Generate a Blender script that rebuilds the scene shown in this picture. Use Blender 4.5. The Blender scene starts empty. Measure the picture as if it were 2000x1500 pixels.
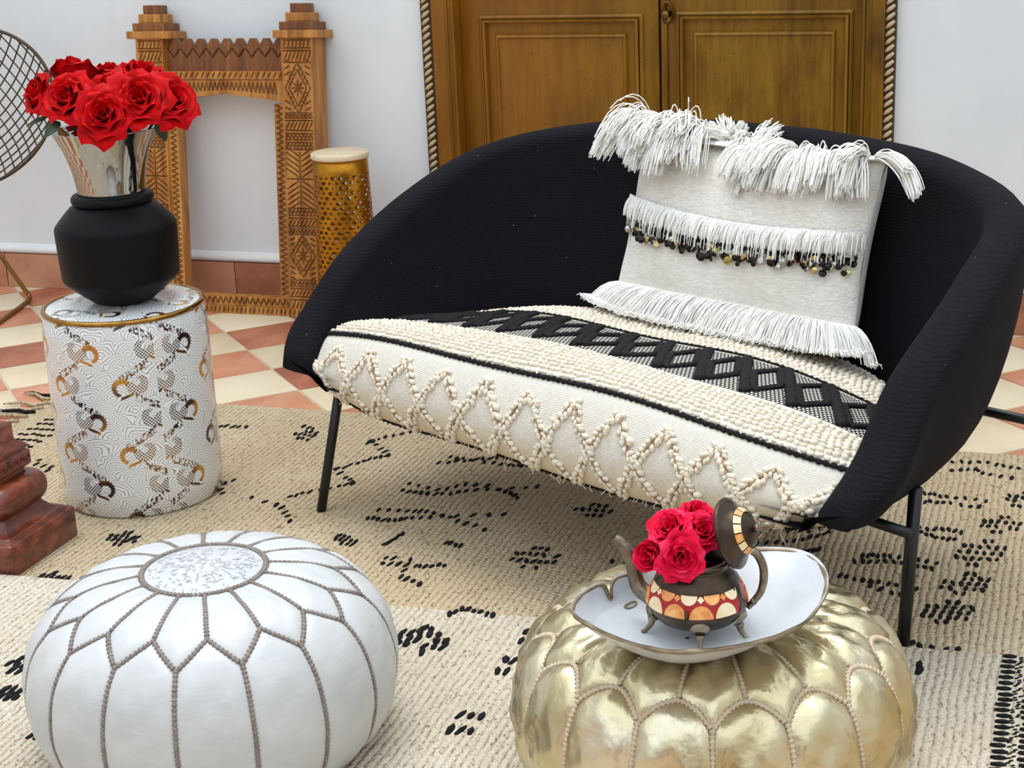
import bpy, bmesh, math, random
import numpy as np
from mathutils import Vector, Matrix
random.seed(7); RNG = np.random.default_rng(7)
PI = math.pi
SC = bpy.context.scene
COL = SC.collection

# ------------------------------------------------------------------ camera
CAM_F = 3200.0                       # focal length in pixels of the 2000 px wide frame
YAW, PITCH, ROLL, CAM_H = math.radians(19.5), math.radians(17.7), math.radians(-2.5), 1.45
_f = np.array([-math.sin(YAW)*math.cos(PITCH), math.cos(YAW)*math.cos(PITCH), -math.sin(PITCH)])
_r0 = np.array([math.cos(YAW), math.sin(YAW), 0.0]); _u0 = np.cross(_r0, _f)
_r = _r0*math.cos(ROLL)+_u0*math.sin(ROLL); _u = -_r0*math.sin(ROLL)+_u0*math.cos(ROLL)
CAMP = np.array([0, 0, CAM_H])
cam_d = bpy.data.cameras.new('camera'); cam = bpy.data.objects.new('camera', cam_d); COL.objects.link(cam)
cam_d.sensor_width = 36.0; cam_d.lens = CAM_F/2000*36.0; cam_d.clip_end = 100; cam_d.clip_start = 0.05
cam.matrix_world = Matrix(((_r[0], _u[0], -_f[0], 0), (_r[1], _u[1], -_f[1], 0), (_r[2], _u[2], -_f[2], CAM_H), (0, 0, 0, 1)))
SC.camera = cam

# ------------------------------------------------------------------ sky and exposure
w = bpy.data.worlds.new('sky'); SC.world = w; w.use_nodes = True
bg = w.node_tree.nodes['Background']; bg.inputs[0].default_value = (0.86, 0.955, 1.03, 1); bg.inputs[1].default_value = 1.22
sun_d = bpy.data.lights.new('veiled_sun', 'SUN'); sun_d.energy = 1.35; sun_d.angle = math.radians(35); sun_d.color = (1.0, 0.98, 0.95)
sun = bpy.data.objects.new('veiled_sun', sun_d); COL.objects.link(sun)
sun.rotation_euler = (math.radians(-13), math.radians(-8), 0)
SC.view_settings.view_transform = 'Standard'; SC.view_settings.look = 'None'
SC.view_settings.exposure = 0.45; SC.view_settings.gamma = 1.0; SC.view_settings.use_curve_mapping = False

# ------------------------------------------------------------------ pixel to place helpers (build-time measuring only)
def ray(x, y): return _f+_r*(x-1000)/CAM_F-_u*(y-750)/CAM_F
def onz(x, y, z=0.0):
    d = ray(x, y); return CAMP+d*((z-CAM_H)/d[2])
def ony(x, y, Y):
    d = ray(x, y); return CAMP+d*(Y/d[1])
def at_depth(x, y, dist): return CAMP+ray(x, y)*dist
def depth_of(P): return float((np.array(P)-CAMP)@_f)

# ------------------------------------------------------------------ node helpers
class S:                                    # a shader value with arithmetic
    def __init__(s, nt, v): s.nt, s.v = nt, v
    def op(s, o, *a):
        n = s.nt.nodes.new('ShaderNodeMath'); n.operation = o
        for i, q in enumerate((s,)+a):
            q = q.v if isinstance(q, S) else q
            if isinstance(q, (int, float)): n.inputs[i].default_value = q
            else: s.nt.links.new(q, n.inputs[i])
        return S(s.nt, n.outputs[0])
    def __add__(s, o): return s.op('ADD', o)
    __radd__ = __add__
    def __sub__(s, o): return s.op('SUBTRACT', o)
    def __rsub__(s, o): return (s*-1)+o
    def __mul__(s, o): return s.op('MULTIPLY', o)
    __rmul__ = __mul__
    def __truediv__(s, o): return s.op('DIVIDE', o)
    def lt(s, o): return s.op('LESS_THAN', o)
    def gt(s, o): return s.op('GREATER_THAN', o)
    def fract(s): return s.op('FRACT')
    def floor(s): return s.op('FLOOR')
    def abs(s): return s.op('ABSOLUTE')
    def sqrt(s): return s.op('SQRT')
    def sin(s): return s.op('SINE')
    def mod(s, o): return s.op('FLOORED_MODULO', o)
    def mx(s, o): return s.op('MAXIMUM', o)
    def mn(s, o): return s.op('MINIMUM', o)
    def pw(s, o): return s.op('POWER', o)
    def clamp(s): return s.mx(0.0).mn(1.0)
def new_mat(name):
    m = bpy.data.materials.new(name); m.use_nodes = True
    nt = m.node_tree; return m, nt, nt.nodes['Principled BSDF']
def coords(nt, kind='Object'):
    n = nt.nodes.new('ShaderNodeTexCoord'); return n.outputs[kind]
def xyz(nt, sock):
    n = nt.nodes.new('ShaderNodeSeparateXYZ'); nt.links.new(sock, n.inputs[0]); return [S(nt, o) for o in n.outputs]
def uvs(nt):
    n = nt.nodes.new('ShaderNodeUVMap'); n.uv_map = 'UVMap'; x = xyz(nt, n.outputs[0]); return x[0], x[1], n.outputs[0]
def noise(nt, sock, scale, detail=3, rough=.55, stretch=None, dist=0.0):
    if stretch:
        mp = nt.nodes.new('ShaderNodeMapping'); mp.inputs['Scale'].default_value = stretch
        nt.links.new(sock, mp.inputs[0]); sock = mp.outputs[0]
    n = nt.nodes.new('ShaderNodeTexNoise'); n.inputs['Scale'].default_value = scale
    n.inputs['Detail'].default_value = detail; n.inputs['Roughness'].default_value = rough; n.inputs['Distortion'].default_value = dist
    nt.links.new(sock, n.inputs['Vector']); return S(nt, n.outputs[0])
def ramp(nt, val, stops):
    n = nt.nodes.new('ShaderNodeValToRGB'); e = n.color_ramp.elements
    while len(e) < len(stops): e.new(0.5)
    for q, (p, c) in zip(e, stops): q.position = p; q.color = (*c, 1)
    nt.links.new(val.v, n.inputs[0]); return n.outputs[0]
def mix(nt, fac, a, b):
    n = nt.nodes.new('ShaderNodeMix'); n.data_type = 'RGBA'
    nt.links.new(fac.v if isinstance(fac, S) else fac, n.inputs[0]) if not isinstance(fac, float) else None
    if isinstance(fac, float): n.inputs[0].default_value = fac
    for q, i in ((a, 6), (b, 7)):
        if isinstance(q, tuple): n.inputs[i].default_value = (*q, 1)
        else: nt.links.new(q, n.inputs[i])
    return n.outputs[2]
def bump(nt, bs, h, strength=.5, dist=.002):
    n = nt.nodes.new('ShaderNodeBump'); n.inputs['Strength'].default_value = strength; n.inputs['Distance'].default_value = dist
    nt.links.new(h.v, n.inputs['Height']); nt.links.new(n.outputs[0], bs.inputs['Normal'])
def lin(r, g, b):                            # sRGB 0-255 to linear
    return tuple(((c/255)/12.92 if c <= 10 else (((c/255)+.055)/1.055)**2.4) for c in (r, g, b))
def simple(name, c1, c2=None, rough=.5, metal=0.0, scale=20, bscale=None, bstr=.3, bdist=.001, stretch=None, lo=.35, hi=.65, spec=None, coat=0.0, sheen=0.0):
    m, nt, b = new_mat(name)
    o = coords(nt)
    if c2 is None: b.inputs['Base Color'].default_value = (*c1, 1)
    else: nt.links.new(ramp(nt, noise(nt, o, scale, 4, stretch=stretch), [(lo, c1), (hi, c2)]), b.inputs['Base Color'])
    b.inputs['Roughness'].default_value = rough; b.inputs['Metallic'].default_value = metal
    if spec is not None: b.inputs['Specular IOR Level'].default_value = spec
    if coat: b.inputs['Coat Weight'].default_value = coat; b.inputs['Coat Roughness'].default_value = .12
    if sheen: b.inputs['Sheen Weight'].default_value = sheen
    if bscale: bump(nt, b, noise(nt, o, bscale, 4, stretch=stretch), bstr, bdist)
    return m

# ------------------------------------------------------------------ materials
MT = {}
MT['plaster'] = simple('white_plaster', lin(226, 231, 235), lin(235, 239, 242), .85, scale=2.5, bscale=9, bstr=.35, bdist=.006)
MT['plaster_trim'] = simple('white_trim', lin(228, 228, 228), lin(238, 238, 238), .7, scale=4, bscale=25, bstr=.3, bdist=.003)
MT['grout'] = simple('grout', lin(190, 172, 148), lin(205, 190, 168), .9, scale=30)
def tile_mat(name, a, b_, c):
    m, nt, b = new_mat(name); o = coords(nt)
    oi = nt.nodes.new('ShaderNodeObjectInfo'); rnd = S(nt, oi.outputs['Random'])
    g = nt.nodes.new('ShaderNodeNewGeometry')
    n = noise(nt, g.outputs['Position'], 9, 5, .6, stretch=(1, .6, 1))
    base = ramp(nt, (n*0.7+rnd*.45-.08), [(.25, a), (.52, b_), (.8, c)])
    nt.links.new(base, b.inputs['Base Color']); b.inputs['Roughness'].default_value = .42
    bump(nt, b, noise(nt, g.outputs['Position'], 45, 3), .15, .002); return m
MT['terracotta'] = tile_mat('terracotta_tile', lin(150, 82, 58), lin(196, 126, 92), lin(214, 158, 124))
MT['cream_tile'] = tile_mat('cream_tile', lin(204, 182, 148), lin(222, 204, 172), lin(230, 215, 188))
MT['skirting'] = tile_mat('skirting_tile', lin(158, 100, 72), lin(190, 130, 100), lin(206, 154, 124))
def door_mat():
    m, nt, b = new_mat('ochre_door_paint'); g = nt.nodes.new('ShaderNodeNewGeometry'); p = g.outputs['Position']
    a = noise(nt, p, 5, 6, .6, stretch=(1.6, 1, .7)); s = noise(nt, p, 26, 4, .6, stretch=(3, 1, .25))
    c = ramp(nt, a*.65+s*.35, [(.30, lin(80, 52, 6)), (.45, lin(120, 84, 12)), (.58, lin(146, 106, 22)), (.75, lin(158, 120, 36))])
    x, y, z = xyz(nt, p)
    c = mix(nt, ((x*-1.6-1.75).clamp())*.5, c, lin(150, 90, 14))
    v = noise(nt, p, 90, 2, .5); chips = (v.gt(.735))
    c = mix(nt, chips*.8, c, lin(50, 32, 14))
    nt.links.new(c, b.inputs['Base Color']); b.inputs['Roughness'].default_value = .42; b.inputs['Metallic'].default_value = .25
    bump(nt, b, s*.6+a*.4, .35, .002); return m
MT['door'] = door_mat()
MT['rope_light'] = simple('rope_light', lin(214, 196, 160), lin(190, 168, 126), .6, scale=60)
MT['rope_dark'] = simple('rope_dark', lin(58, 40, 24), lin(80, 56, 30), .6, scale=60)
MT['brass'] = simple('aged_brass', lin(140, 108, 56), lin(96, 70, 36), .35, 1.0, scale=40)
def black_fabric():
    m, nt, b = new_mat('black_wool_fabric'); o = coords(nt); x, y, z = xyz(nt, o)
    rib = ((z*900+noise(nt, o, 30, 2)*5).sin()*.5+.5); n = noise(nt, o, 420, 2)
    vo = nt.nodes.new('ShaderNodeTexVoronoi'); vo.inputs['Scale'].default_value = 26; nt.links.new(o, vo.inputs['Vector'])
    lint = S(nt, vo.outputs['Distance']).lt(.035)
    c = ramp(nt, n, [(.3, lin(14, 13, 17)), (.7, lin(29, 28, 34))])
    nt.links.new(mix(nt, lint*.75, c, lin(150, 150, 155)), b.inputs['Base Color'])
    b.inputs['Roughness'].default_value = .95; b.inputs['Specular IOR Level'].default_value = .15
    bump(nt, b, rib*.5+n*.6, .6, .0015); return m
MT['black_fabric'] = black_fabric()
MT['black_metal'] = simple('black_metal', lin(16, 16, 19), rough=.38)
MT['cotton'] = simple('cream_cotton', lin(228, 220, 204), lin(240, 234, 222), .9, scale=160, bscale=420, bstr=.5, bdist=.001)
MT['knot'] = simple('cream_cotton_knots', lin(222, 209, 188), lin(238, 229, 213), .9, scale=90, bscale=300, bstr=.6, bdist=.001)
MT['tan_thread'] = simple('tan_thread', lin(160, 122, 84), lin(190, 156, 118), .9, scale=120)
MT['black_yarn'] = simple('black_yarn', lin(18, 17, 19), lin(40, 38, 40), .9, scale=200, bscale=350, bstr=.8, bdist=.002, spec=.2)
def cushion_mat():
    m, nt, b = new_mat('woven_seat_cotton'); u, t, uv = uvs(nt)
    band = t.gt(.150)*t.lt(.338)
    row = (t/.0085); col = (u/.0105+row.floor()*.5)
    dash = col.fract().lt(.6)*row.fract().lt(.58)
    black = band*(1-dash)
    low = ((t*-1-.125)/.05).clamp()
    n = noise(nt, uv, 90, 3)
    c = mix(nt, low*.7, ramp(nt, n, [(.3, lin(222, 214, 200)), (.7, lin(236, 230, 219))]), lin(226, 204, 164))
    nt.links.new(mix(nt, black, c, lin(26, 25, 27)), b.inputs['Base Color']); b.inputs['Roughness'].default_value = .92
    h = ((t*PI/.0042).sin().abs())*.6+((u*PI/.0045+(t/.0042).floor()*1.57).sin().abs())*.5
    bump(nt, b, h, .7, .002); return m
MT['cushion'] = cushion_mat()
def wool():
    m, nt, b = new_mat('white_boucle_wool'); o = coords(nt)
    n = noise(nt, o, 120, 3, .65, stretch=(.6, 1, 1.3), dist=1.2); big = noise(nt, o, 9, 3)
    nt.links.new(ramp(nt, n*.6+big*.4, [(.3, lin(230, 223, 209)), (.6, lin(250, 246, 238))]), b.inputs['Base Color'])
    b.inputs['Roughness'].default_value = .95; bump(nt, b, n, .9, .005); return m
MT['wool'] = wool()
MT['white_cotton'] = simple('white_cotton', lin(232, 228, 220), lin(240, 238, 232), .85, scale=60, bscale=200, bstr=.2)
MT['fringe'] = simple('white_fringe_yarn', lin(250, 247, 240), lin(254, 252, 248), .85, scale=40)
MT['sequin_dark'] = simple('tarnished_sequin', lin(60, 54, 50), lin(34, 30, 30), .3, .9, scale=80)
MT['sequin_silver'] = simple('silver_sequin', lin(196, 194, 188), lin(168, 164, 152), .22, 1.0, scale=80)
MT['sequin_gold'] = simple('gold_sequin', lin(206, 182, 116), lin(180, 156, 100), .25, 1.0, scale=80)
MT['sequin_red'] = simple('red_sequin', lin(190, 30, 24), rough=.3)
MT['white_leather'] = simple('white_leather', lin(190, 192, 193), lin(202, 203, 204), .42, scale=6, bscale=38, bstr=.25, bdist=.004, stretch=(1, 1, 2.2))
MT['stitch'] = simple('taupe_stitching', lin(122, 110, 103), lin(146, 135, 128), .85, scale=90)
MT['silk_stitch'] = simple('white_embroidery', lin(196, 196, 198), lin(212, 212, 214), .6, scale=50)
def gold_leather():
    m, nt, b = new_mat('gold_leather'); o = coords(nt)
    n = noise(nt, o, 7, 4, .55, dist=.4); f = noise(nt, o, 30, 3)
    nt.links.new(ramp(nt, n, [(.3, lin(192, 175, 132)), (.55, lin(214, 202, 168)), (.75, lin(230, 222, 202))]), b.inputs['Base Color'])
    b.inputs['Metallic'].default_value = 1.0
    b.inputs['Roughness'].default_value = .31; bump(nt, b, n*.7+f*.3, .6, .014); return m
MT['gold_leather'] = gold_leather()
MT['gold_stitch'] = simple('champagne_stitching', lin(190, 172, 148), lin(208, 192, 170), .7, scale=90)
MT['chrome'] = simple('chrome_glaze', lin(168, 167, 164), rough=.06, metal=1.0)
MT['black_ceramic'] = simple('matte_black_ceramic', lin(11, 11, 13), lin(14, 14, 16), .48, scale=12, spec=.14)
def rose_mat(name, dark, mid, bright):
    m, nt, b = new_mat(name); o = coords(nt); n = noise(nt, o, 45, 3)
    nt.links.new(ramp(nt, n, [(.3, dark), (.5, mid), (.72, bright)]), b.inputs['Base Color'])
    b.inputs['Roughness'].default_value = .62; b.inputs['Specular IOR Level'].default_value = .12
    b.inputs['Subsurface Weight'].default_value = .0; bump(nt, b, n, .15, .002); return m
MT['red_rose'] = rose_mat('red_rose_petal', lin(150, 0, 5), lin(192, 0, 9), lin(214, 3, 13))
MT['pink_rose'] = rose_mat('pink_rose_petal', lin(206, 4, 44), lin(228, 16, 66), lin(240, 66, 108))
MT['leaf'] = simple('rose_leaf', lin(30, 44, 26), lin(56, 76, 46), .5, scale=40)
def wood(name, a, b_, c, scale=6, rough=.5, coat=0.0, stretch=(6, 6, .6)):
    m, nt, b = new_mat(name); o = coords(nt)
    n = noise(nt, o, scale, 5, .6, stretch=stretch, dist=.6)
    c0 = ramp(nt, n, [(.3, a), (.5, b_), (.7, c)])
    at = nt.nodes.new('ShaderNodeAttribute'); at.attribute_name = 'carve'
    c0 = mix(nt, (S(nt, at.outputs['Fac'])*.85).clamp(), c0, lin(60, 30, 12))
    nt.links.new(c0, b.inputs['Base Color']); b.inputs['Roughness'].default_value = rough
    if coat: b.inputs['Coat Weight'].default_value = coat; b.inputs['Coat Roughness'].default_value = .25
    bump(nt, b, noise(nt, o, scale*4, 4, .6, stretch=stretch), .25, .002); return m
MT['carved_wood'] = wood('honey_carved_wood', lin(128, 74, 22), lin(176, 114, 44), lin(204, 146, 70))
MT['brown_wood'] = wood('brown_side_wood', lin(84, 44, 16), lin(122, 70, 28), lin(154, 96, 46))
MT['mahogany'] = wood('dark_red_mahogany', lin(58, 20, 12), lin(104, 42, 24), lin(146, 72, 44), scale=16, rough=.33, coat=.35, stretch=(1, 1, 2))
MT['pale_wood'] = wood('pale_wood', lin(206, 182, 142), lin(224, 204, 170), lin(236, 222, 194), scale=10, stretch=(.6, 5, 5))
MT['lamp_brass'] = simple('golden_pierced_brass', lin(196, 138, 36), lin(160, 104, 26), .32, .85, scale=14)
MT['wire'] = simple('bronze_wire', lin(92, 74, 54), lin(70, 56, 42), .4, .7, scale=30)
MT['chair_brass'] = simple('brass_rod', lin(156, 118, 62), lin(126, 92, 46), .3, .9, scale=20)
def rug_mat(name, a, b_, c, fleck):
    m, nt, b = new_mat(name); o = coords(nt); x, y, z = xyz(nt, o)
    wob = noise(nt, o, 5, 2)*.02+noise(nt, o, 60, 2)*.006
    rib = (((x+wob)/.0155)).fract(); ribh = (rib*PI).sin()
    rid = ((x+wob)/.0155).floor()
    k = ((y/.013)+rid*.37).fract(); kh = (k*PI).sin()
    n = noise(nt, o, 150, 3, .65); big = noise(nt, o, 3.5, 3)
    gap = (1-ribh).pw(3.0)*.9
    speck = (noise(nt, o, 75, 2, stretch=(1.4, .8, 1))-.48)*6.0
    dot = ((noise(nt, o, 130, 2, stretch=(1.3, .7, 1))-.60)*9.0).clamp()*.7
    c0 = ramp(nt, n*.55+big*.45, [(.32, a), (.5, b_), (.66, c)])
    c0 = mix(nt, (gap*(speck.clamp()*1.0+.10)).mx(dot*1.25).clamp(), c0, fleck)
    nt.links.new(c0, b.inputs['Base Color']); b.inputs['Roughness'].default_value = .95; b.inputs['Specular IOR Level'].default_value = .1
    bump(nt, b, ribh*.42+kh*ribh*.35+n*.85, 1.0, .007); return m
MT['rug_back'] = rug_mat('beige_wool_rug', lin(192, 170, 136), lin(208, 188, 156), lin(222, 204, 175), lin(96, 70, 44))
MT['rug_front'] = rug_mat('ivory_wool_rug', lin(200, 186, 164), lin(216, 204, 184), lin(230, 221, 205), lin(128, 104, 78))
MT['rug_black'] = simple('black_rug_wool', lin(22, 22, 24), lin(40, 40, 42), .95, scale=120, spec=.1)
MT['bowl_white'] = simple('white_glazed_clay', lin(194, 198, 203), lin(208, 211, 215), .28, scale=10, bscale=14, bstr=.25, bdist=.004)
MT['bowl_rim'] = simple('worn_bronze_rim', lin(120, 102, 76), lin(160, 146, 122), .4, .5, scale=30, bscale=60, bstr=.5)
MT['pot_dark'] = simple('dark_tarnished_metal', lin(62, 50, 42), lin(86, 72, 60), .36, .85, scale=26, bscale=50, bstr=.3)
MT['pot_silver'] = simple('tarnished_silver', lin(150, 138, 118), lin(112, 100, 84), .36, .9, scale=60, bscale=160, bstr=.6)
MT['bone_orange'] = simple('orange_bone', lin(216, 128, 52), lin(238, 176, 104), .38, scale=70, coat=.3)
MT['bone_cream'] = simple('cream_bone', lin(236, 208, 156), lin(242, 226, 190), .38, scale=70, coat=.3)
MT['red_enamel'] = simple('red_enamel', lin(150, 16, 20), lin(176, 24, 24), .35, scale=60)
def drum_mat():
    m, nt, b = new_mat('porcelain_with_gilt_waves'); u, v, uv = uvs(nt)
    wx = noise(nt, uv, 14, 2)-.5; wy = noise(nt, uv, 11, 2)-.5
    def waves(u, v, s, ph):
        uu = u/s+ph+wx*1.1; vv = v/(s*.55)+wy*1.1
        r = vv.floor(); cx = (uu+r.mod(2.0)*.5).fract()-.5; cy = vv.fract()
        return ((cx*cx*1.0+cy*cy*.36).sqrt())
    d1 = waves(u, v, .062, 0.0)
    ln = ((d1*9.5).fract()-.5).abs().lt(.12)
    line = ln
    CW, CH = .163, .166
    def motif(du, dv, flip):
        rr = ((v+dv)/CH).floor()
        x = (((u+du)/CW).fract()-.5)*CW; y = (((v+dv)/CH).fract()-.5)*CH
        x = x*flip
        def arc(cx, cy, r, wd, cond):
            px, py = x-cx, y-cy; d = (px*px+py*py).sqrt()
            return (d-r).abs(), px, py, d
        a1, px, py, d = arc(-.016, .008, .0165, 0, 0)
        body = a1.lt(.0085+py*-.14)*((py.lt(.002)+px.lt(0.0)*py.lt(.016)).gt(.5))
        a2, qx, qy, e = arc(.019, -.004, .0175, 0, 0)
        saw = (((qy.op('ARCTAN2', qx)))*3.2).fract()*.004
        hook = a2.lt(.0034+saw+qy*.06)*((qx+qy*.4).gt(-.013))*((qy*-1-qx*1.3).lt(.010))
        tail = ((x-.010)*.85+(y+.026)*.5).abs().lt(.010)*((y+.024)-(x-.010)*-.35).abs().lt(.0035)
        sx = ((x*.7+y*.7)/.0056).fract(); sy = ((x*.7-y*.7)/.0056).fract()
        scale = ((sx-.5).abs().lt(.36)*(sy-.5).abs().lt(.36)).mx(0.0)
        head = ((y-.030)+x*.55).abs().lt(.0095)*((x+.012).abs().lt(.036))*(noise(nt, uv, 170, 2, .7, stretch=(1, .5, 1)).gt(.51))
        return hook.mx(tail), head.mx(body*scale), body.mx(hook)
    g1, h1, k1 = motif(.02, .0, 1.0); g2, h2, k2 = motif(.02+CW*.36, CH*.5, -1.0)
    gold = g1.mx(g2); dark = h1.mx(h2); solid = k1.mx(k2)
    foil = gold.mx(dark)
    patch = noise(nt, uv, 9, 2)
    fc = ramp(nt, patch, [(.40, lin(58, 46, 44)), (.47, lin(112, 74, 44)), (.54, lin(206, 152, 58)), (.66, lin(176, 120, 52))])  # the foil's varying reflections, near black to gold, painted in by noise
    c = mix(nt, line*(1-solid)*.8, lin(236, 237, 238), lin(112, 104, 98))
    c = mix(nt, foil, c, fc)
    c = mix(nt, dark*.62, c, lin(50, 40, 36))
    nt.links.new(c, b.inputs['Base Color'])
    nt.links.new((foil*.55).v, b.inputs['Metallic'])
    b.inputs['Roughness'].default_value = .22; b.inputs['Coat Weight'].default_value = .5; b.inputs['Coat Roughness'].default_value = .05
    return m
MT['drum'] = drum_mat()
MT['gilt'] = simple('gilt_rim', lin(190, 146, 70), lin(140, 100, 48), .15, 1.0, scale=14)

# ------------------------------------------------------------------ mesh helpers
class MB:
    def __init__(s): s.v = []; s.f = []; s.n = 0; s.uv = []; s.hasuv = False
    def add(s, vs, fs, uv=None):
        vs = np.asarray(vs, float).reshape(-1, 3); s.v.append(vs)
        s.f += [tuple(i+s.n for i in q) for q in fs]
        if uv is not None: s.hasuv = True
        s.uv.append(np.asarray(uv, float) if uv is not None else np.zeros((len(vs), 2)))
        s.n += len(vs); return s
    def grid(s, P, closed_u=False, closed_v=False, uv=None, flip=False):      # P[nu][nv][3]
        P = np.asarray(P, float); nu, nv = P.shape[:2]; fs = []
        for i in range(nu if closed_u else nu-1):
            for j in range(nv if closed_v else nv-1):
                a, b, c, d = i*nv+j, ((i+1) % nu)*nv+j, ((i+1) % nu)*nv+(j+1) % nv, i*nv+(j+1) % nv
                fs.append((a, d, c, b) if flip else (a, b, c, d))
        return s.add(P.reshape(-1, 3), fs, None if uv is None else np.asarray(uv).reshape(-1, 2))
    def tube(s, pts, r, k=8, closed=False, caps=True, flat=1.0, up=None):
        pts = np.asarray(pts, float); n = len(pts); rr = np.full(n, r) if np.isscalar(r) else np.asarray(r, float)
        if closed: T = np.roll(pts, -1, 0)-np.roll(pts, 1, 0)
        else: T = np.gradient(pts, axis=0)
        T /= np.linalg.norm(T, axis=1)[:, None]+1e-12
        a = np.array(up, float) if up is not None else (np.array([0, 0, 1.]) if abs(T[0][2]) < .9 else np.array([1., 0, 0]))
        R = []
        for i in range(n):
            a = a-T[i]*(a@T[i]); a /= np.linalg.norm(a)+1e-12
            b = np.cross(T[i], a)
            R.append([pts[i]+rr[i]*(math.cos(q)*b+flat*math.sin(q)*a) for q in np.linspace(0, 2*PI, k, endpoint=False)])
        base = s.n
        s.grid(R, closed_u=closed, closed_v=True, flip=False)
        if caps and not closed:
            s.f.append(tuple(base+i for i in range(k))); s.f.append(tuple(base+(n-1)*k+i for i in reversed(range(k))))
        return s
    def lathe(s, prof, n=48, c=(0, 0, 0), uvm=False, a0=0, a1=2*PI):
        prof = np.asarray(prof, float); full = abs(a1-a0-2*PI) < 1e-6
        A = np.linspace(a0, a1, n, endpoint=not full)
        if uvm and full: A = np.linspace(a0, a1, n+1); full = False
        P = [[(c[0]+r*math.cos(a), c[1]+r*math.sin(a), c[2]+z) for r, z in prof] for a in A]
        uv = None
        if uvm:
            L = np.concatenate([[0], np.cumsum(np.linalg.norm(np.diff(prof, axis=0), axis=1))])
            uv = [[(a*uvm, l) for l in L] for a in A]
        return s.grid(P, closed_u=full, uv=uv)
    def box(s, x0, x1, y0, y1, z0, z1, bev=0.0):
        bm = bmesh.new(); bmesh.ops.create_cube(bm, size=1)
        for q in bm.verts: q.co = Vector(((x0+x1)/2+q.co.x*(x1-x0), (y0+y1)/2+q.co.y*(y1-y0), (z0+z1)/2+q.co.z*(z1-z0)))
        if bev: bmesh.ops.bevel(bm, geom=bm.edges[:], offset=bev, segments=2, affect='EDGES', profile=.6)
        bm.verts.index_update()
        s.add([q.co[:] for q in bm.verts], [[q.index for q in f.verts] for f in bm.faces]); bm.free(); return s
    def ball(s, c, r, rot=None, sub=1):
        V, F = ICO[sub]; V = V*np.asarray(r)
        if rot is not None: V = V@np.asarray(rot).T
        return s.add(V+np.asarray(c), F)
    def build(s, name, mat, parent=None, smooth=True, recalc=True):
        me = bpy.data.meshes.new(name); V = np.concatenate(s.v) if s.v else np.zeros((0, 3))
        me.from_pydata(V.tolist(), [], s.f)
        if s.hasuv:
            uv = np.concatenate(s.uv); l = me.uv_layers.new(name='UVMap')
            idx = np.zeros(len(me.loops), int); me.loops.foreach_get('vertex_index', idx)
            l.data.foreach_set('uv', uv[idx].ravel())
        if recalc:
            bm = bmesh.new(); bm.from_mesh(me); bmesh.ops.recalc_face_normals(bm, faces=bm.faces[:]); bm.to_mesh(me); bm.free()
        if smooth: me.polygons.foreach_set('use_smooth', np.ones(len(me.polygons), bool))
        return link(name, me, mat, parent)
def link(name, me, mat, parent=None):
    if mat is not None and not me.materials: me.materials.append(MT[mat])
    o = bpy.data.objects.new(name, me); COL.objects.link(o)
    if parent is not None: o.parent = parent
    return o
def _ico(sub):
    bm = bmesh.new(); bmesh.ops.create_icosphere(bm, subdivisions=sub, radius=1); bm.verts.index_update()
    V = np.array([q.co[:] for q in bm.verts]); F = [tuple(q.index for q in f.verts) for f in bm.faces]; bm.free(); return V, F
ICO = {1: _ico(1), 2: _ico(2)}
def thing(name, label, cat, loc=(0, 0, 0), rotz=0.0, group=None):
    o = bpy.data.objects.new(name, None); COL.objects.link(o); o.empty_display_size = .1
    o.location = loc; o.rotation_euler = (0, 0, rotz); o['label'] = label; o['category'] = cat
    if group: o['group'] = group
    return o
def tag(o, label, cat, group=None):
    o['label'] = label; o['category'] = cat
    if group: o['group'] = group
    return o
def struct(o): o['kind'] = 'structure'; return o
def stuff(o): o['kind'] = 'stuff'; return o
def crom(P, n):                               # Catmull-Rom through P, n points
    P = np.asarray(P, float); m = len(P); Q = np.vstack([2*P[0]-P[1], P, 2*P[-1]-P[-2]])
    out = []
    for t in np.linspace(0, m-1, n):
        i = min(int(t), m-2); f = t-i; a, b, c, d = Q[i], Q[i+1], Q[i+2], Q[i+3]
        out.append(.5*((2*b)+(c-a)*f+(2*a-5*b+4*c-d)*f*f+(3*b-a-3*c+d)*f**3))
    return np.array(out)
def fbm(x, y, seed=0):                        # cheap smooth pseudo noise
    return (np.sin(x*1.7+y*2.3+seed)+np.sin(x*3.1-y*1.9+seed*2.1)*.6+np.sin(-x*5.3+y*4.7+seed*.7)*.35)/1.95
def flat_shade(o): o.data.polygons.foreach_set('use_smooth', np.zeros(len(o.data.polygons), bool)); return o

# ================================================================== THE PLACE
WALL_Y, FLOOR_Z = 5.115, -0.012
X0, X1, Y0, HW = -5.6, 3.4, -3.4, 4.2
DOP = (-2.045, -.555, 2.25)                   # opening for the double door
wb = MB().box(X0, DOP[0], WALL_Y, WALL_Y+.25, FLOOR_Z, HW).box(DOP[1], X1, WALL_Y, WALL_Y+.25, FLOOR_Z, HW).box(DOP[0], DOP[1], WALL_Y, WALL_Y+.25, DOP[2], HW).box(DOP[0]-.1, DOP[1]+.1, WALL_Y+.25, WALL_Y+.30, FLOOR_Z, HW); struct(wb.build('wall_back', 'plaster', smooth=False))  # last box: unseen slab added behind the door leaves to block leaking light
wl = MB().box(X0-.25, X0, Y0, WALL_Y+.25, FLOOR_Z, HW); struct(wl.build('wall_left', 'plaster', smooth=False))
wr = MB().box(X1, X1+.25, Y0, WALL_Y+.25, FLOOR_Z, HW); struct(wr.build('wall_right', 'plaster', smooth=False))
wf = MB()                                     # courtyard wall behind the camera, with three door openings
ops_ = [(-4.4, -3.2), (-1.7, -.3), (1.2, 2.4)]; xs = [X0]+[q for o in ops_ for q in o]+[X1]
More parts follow.
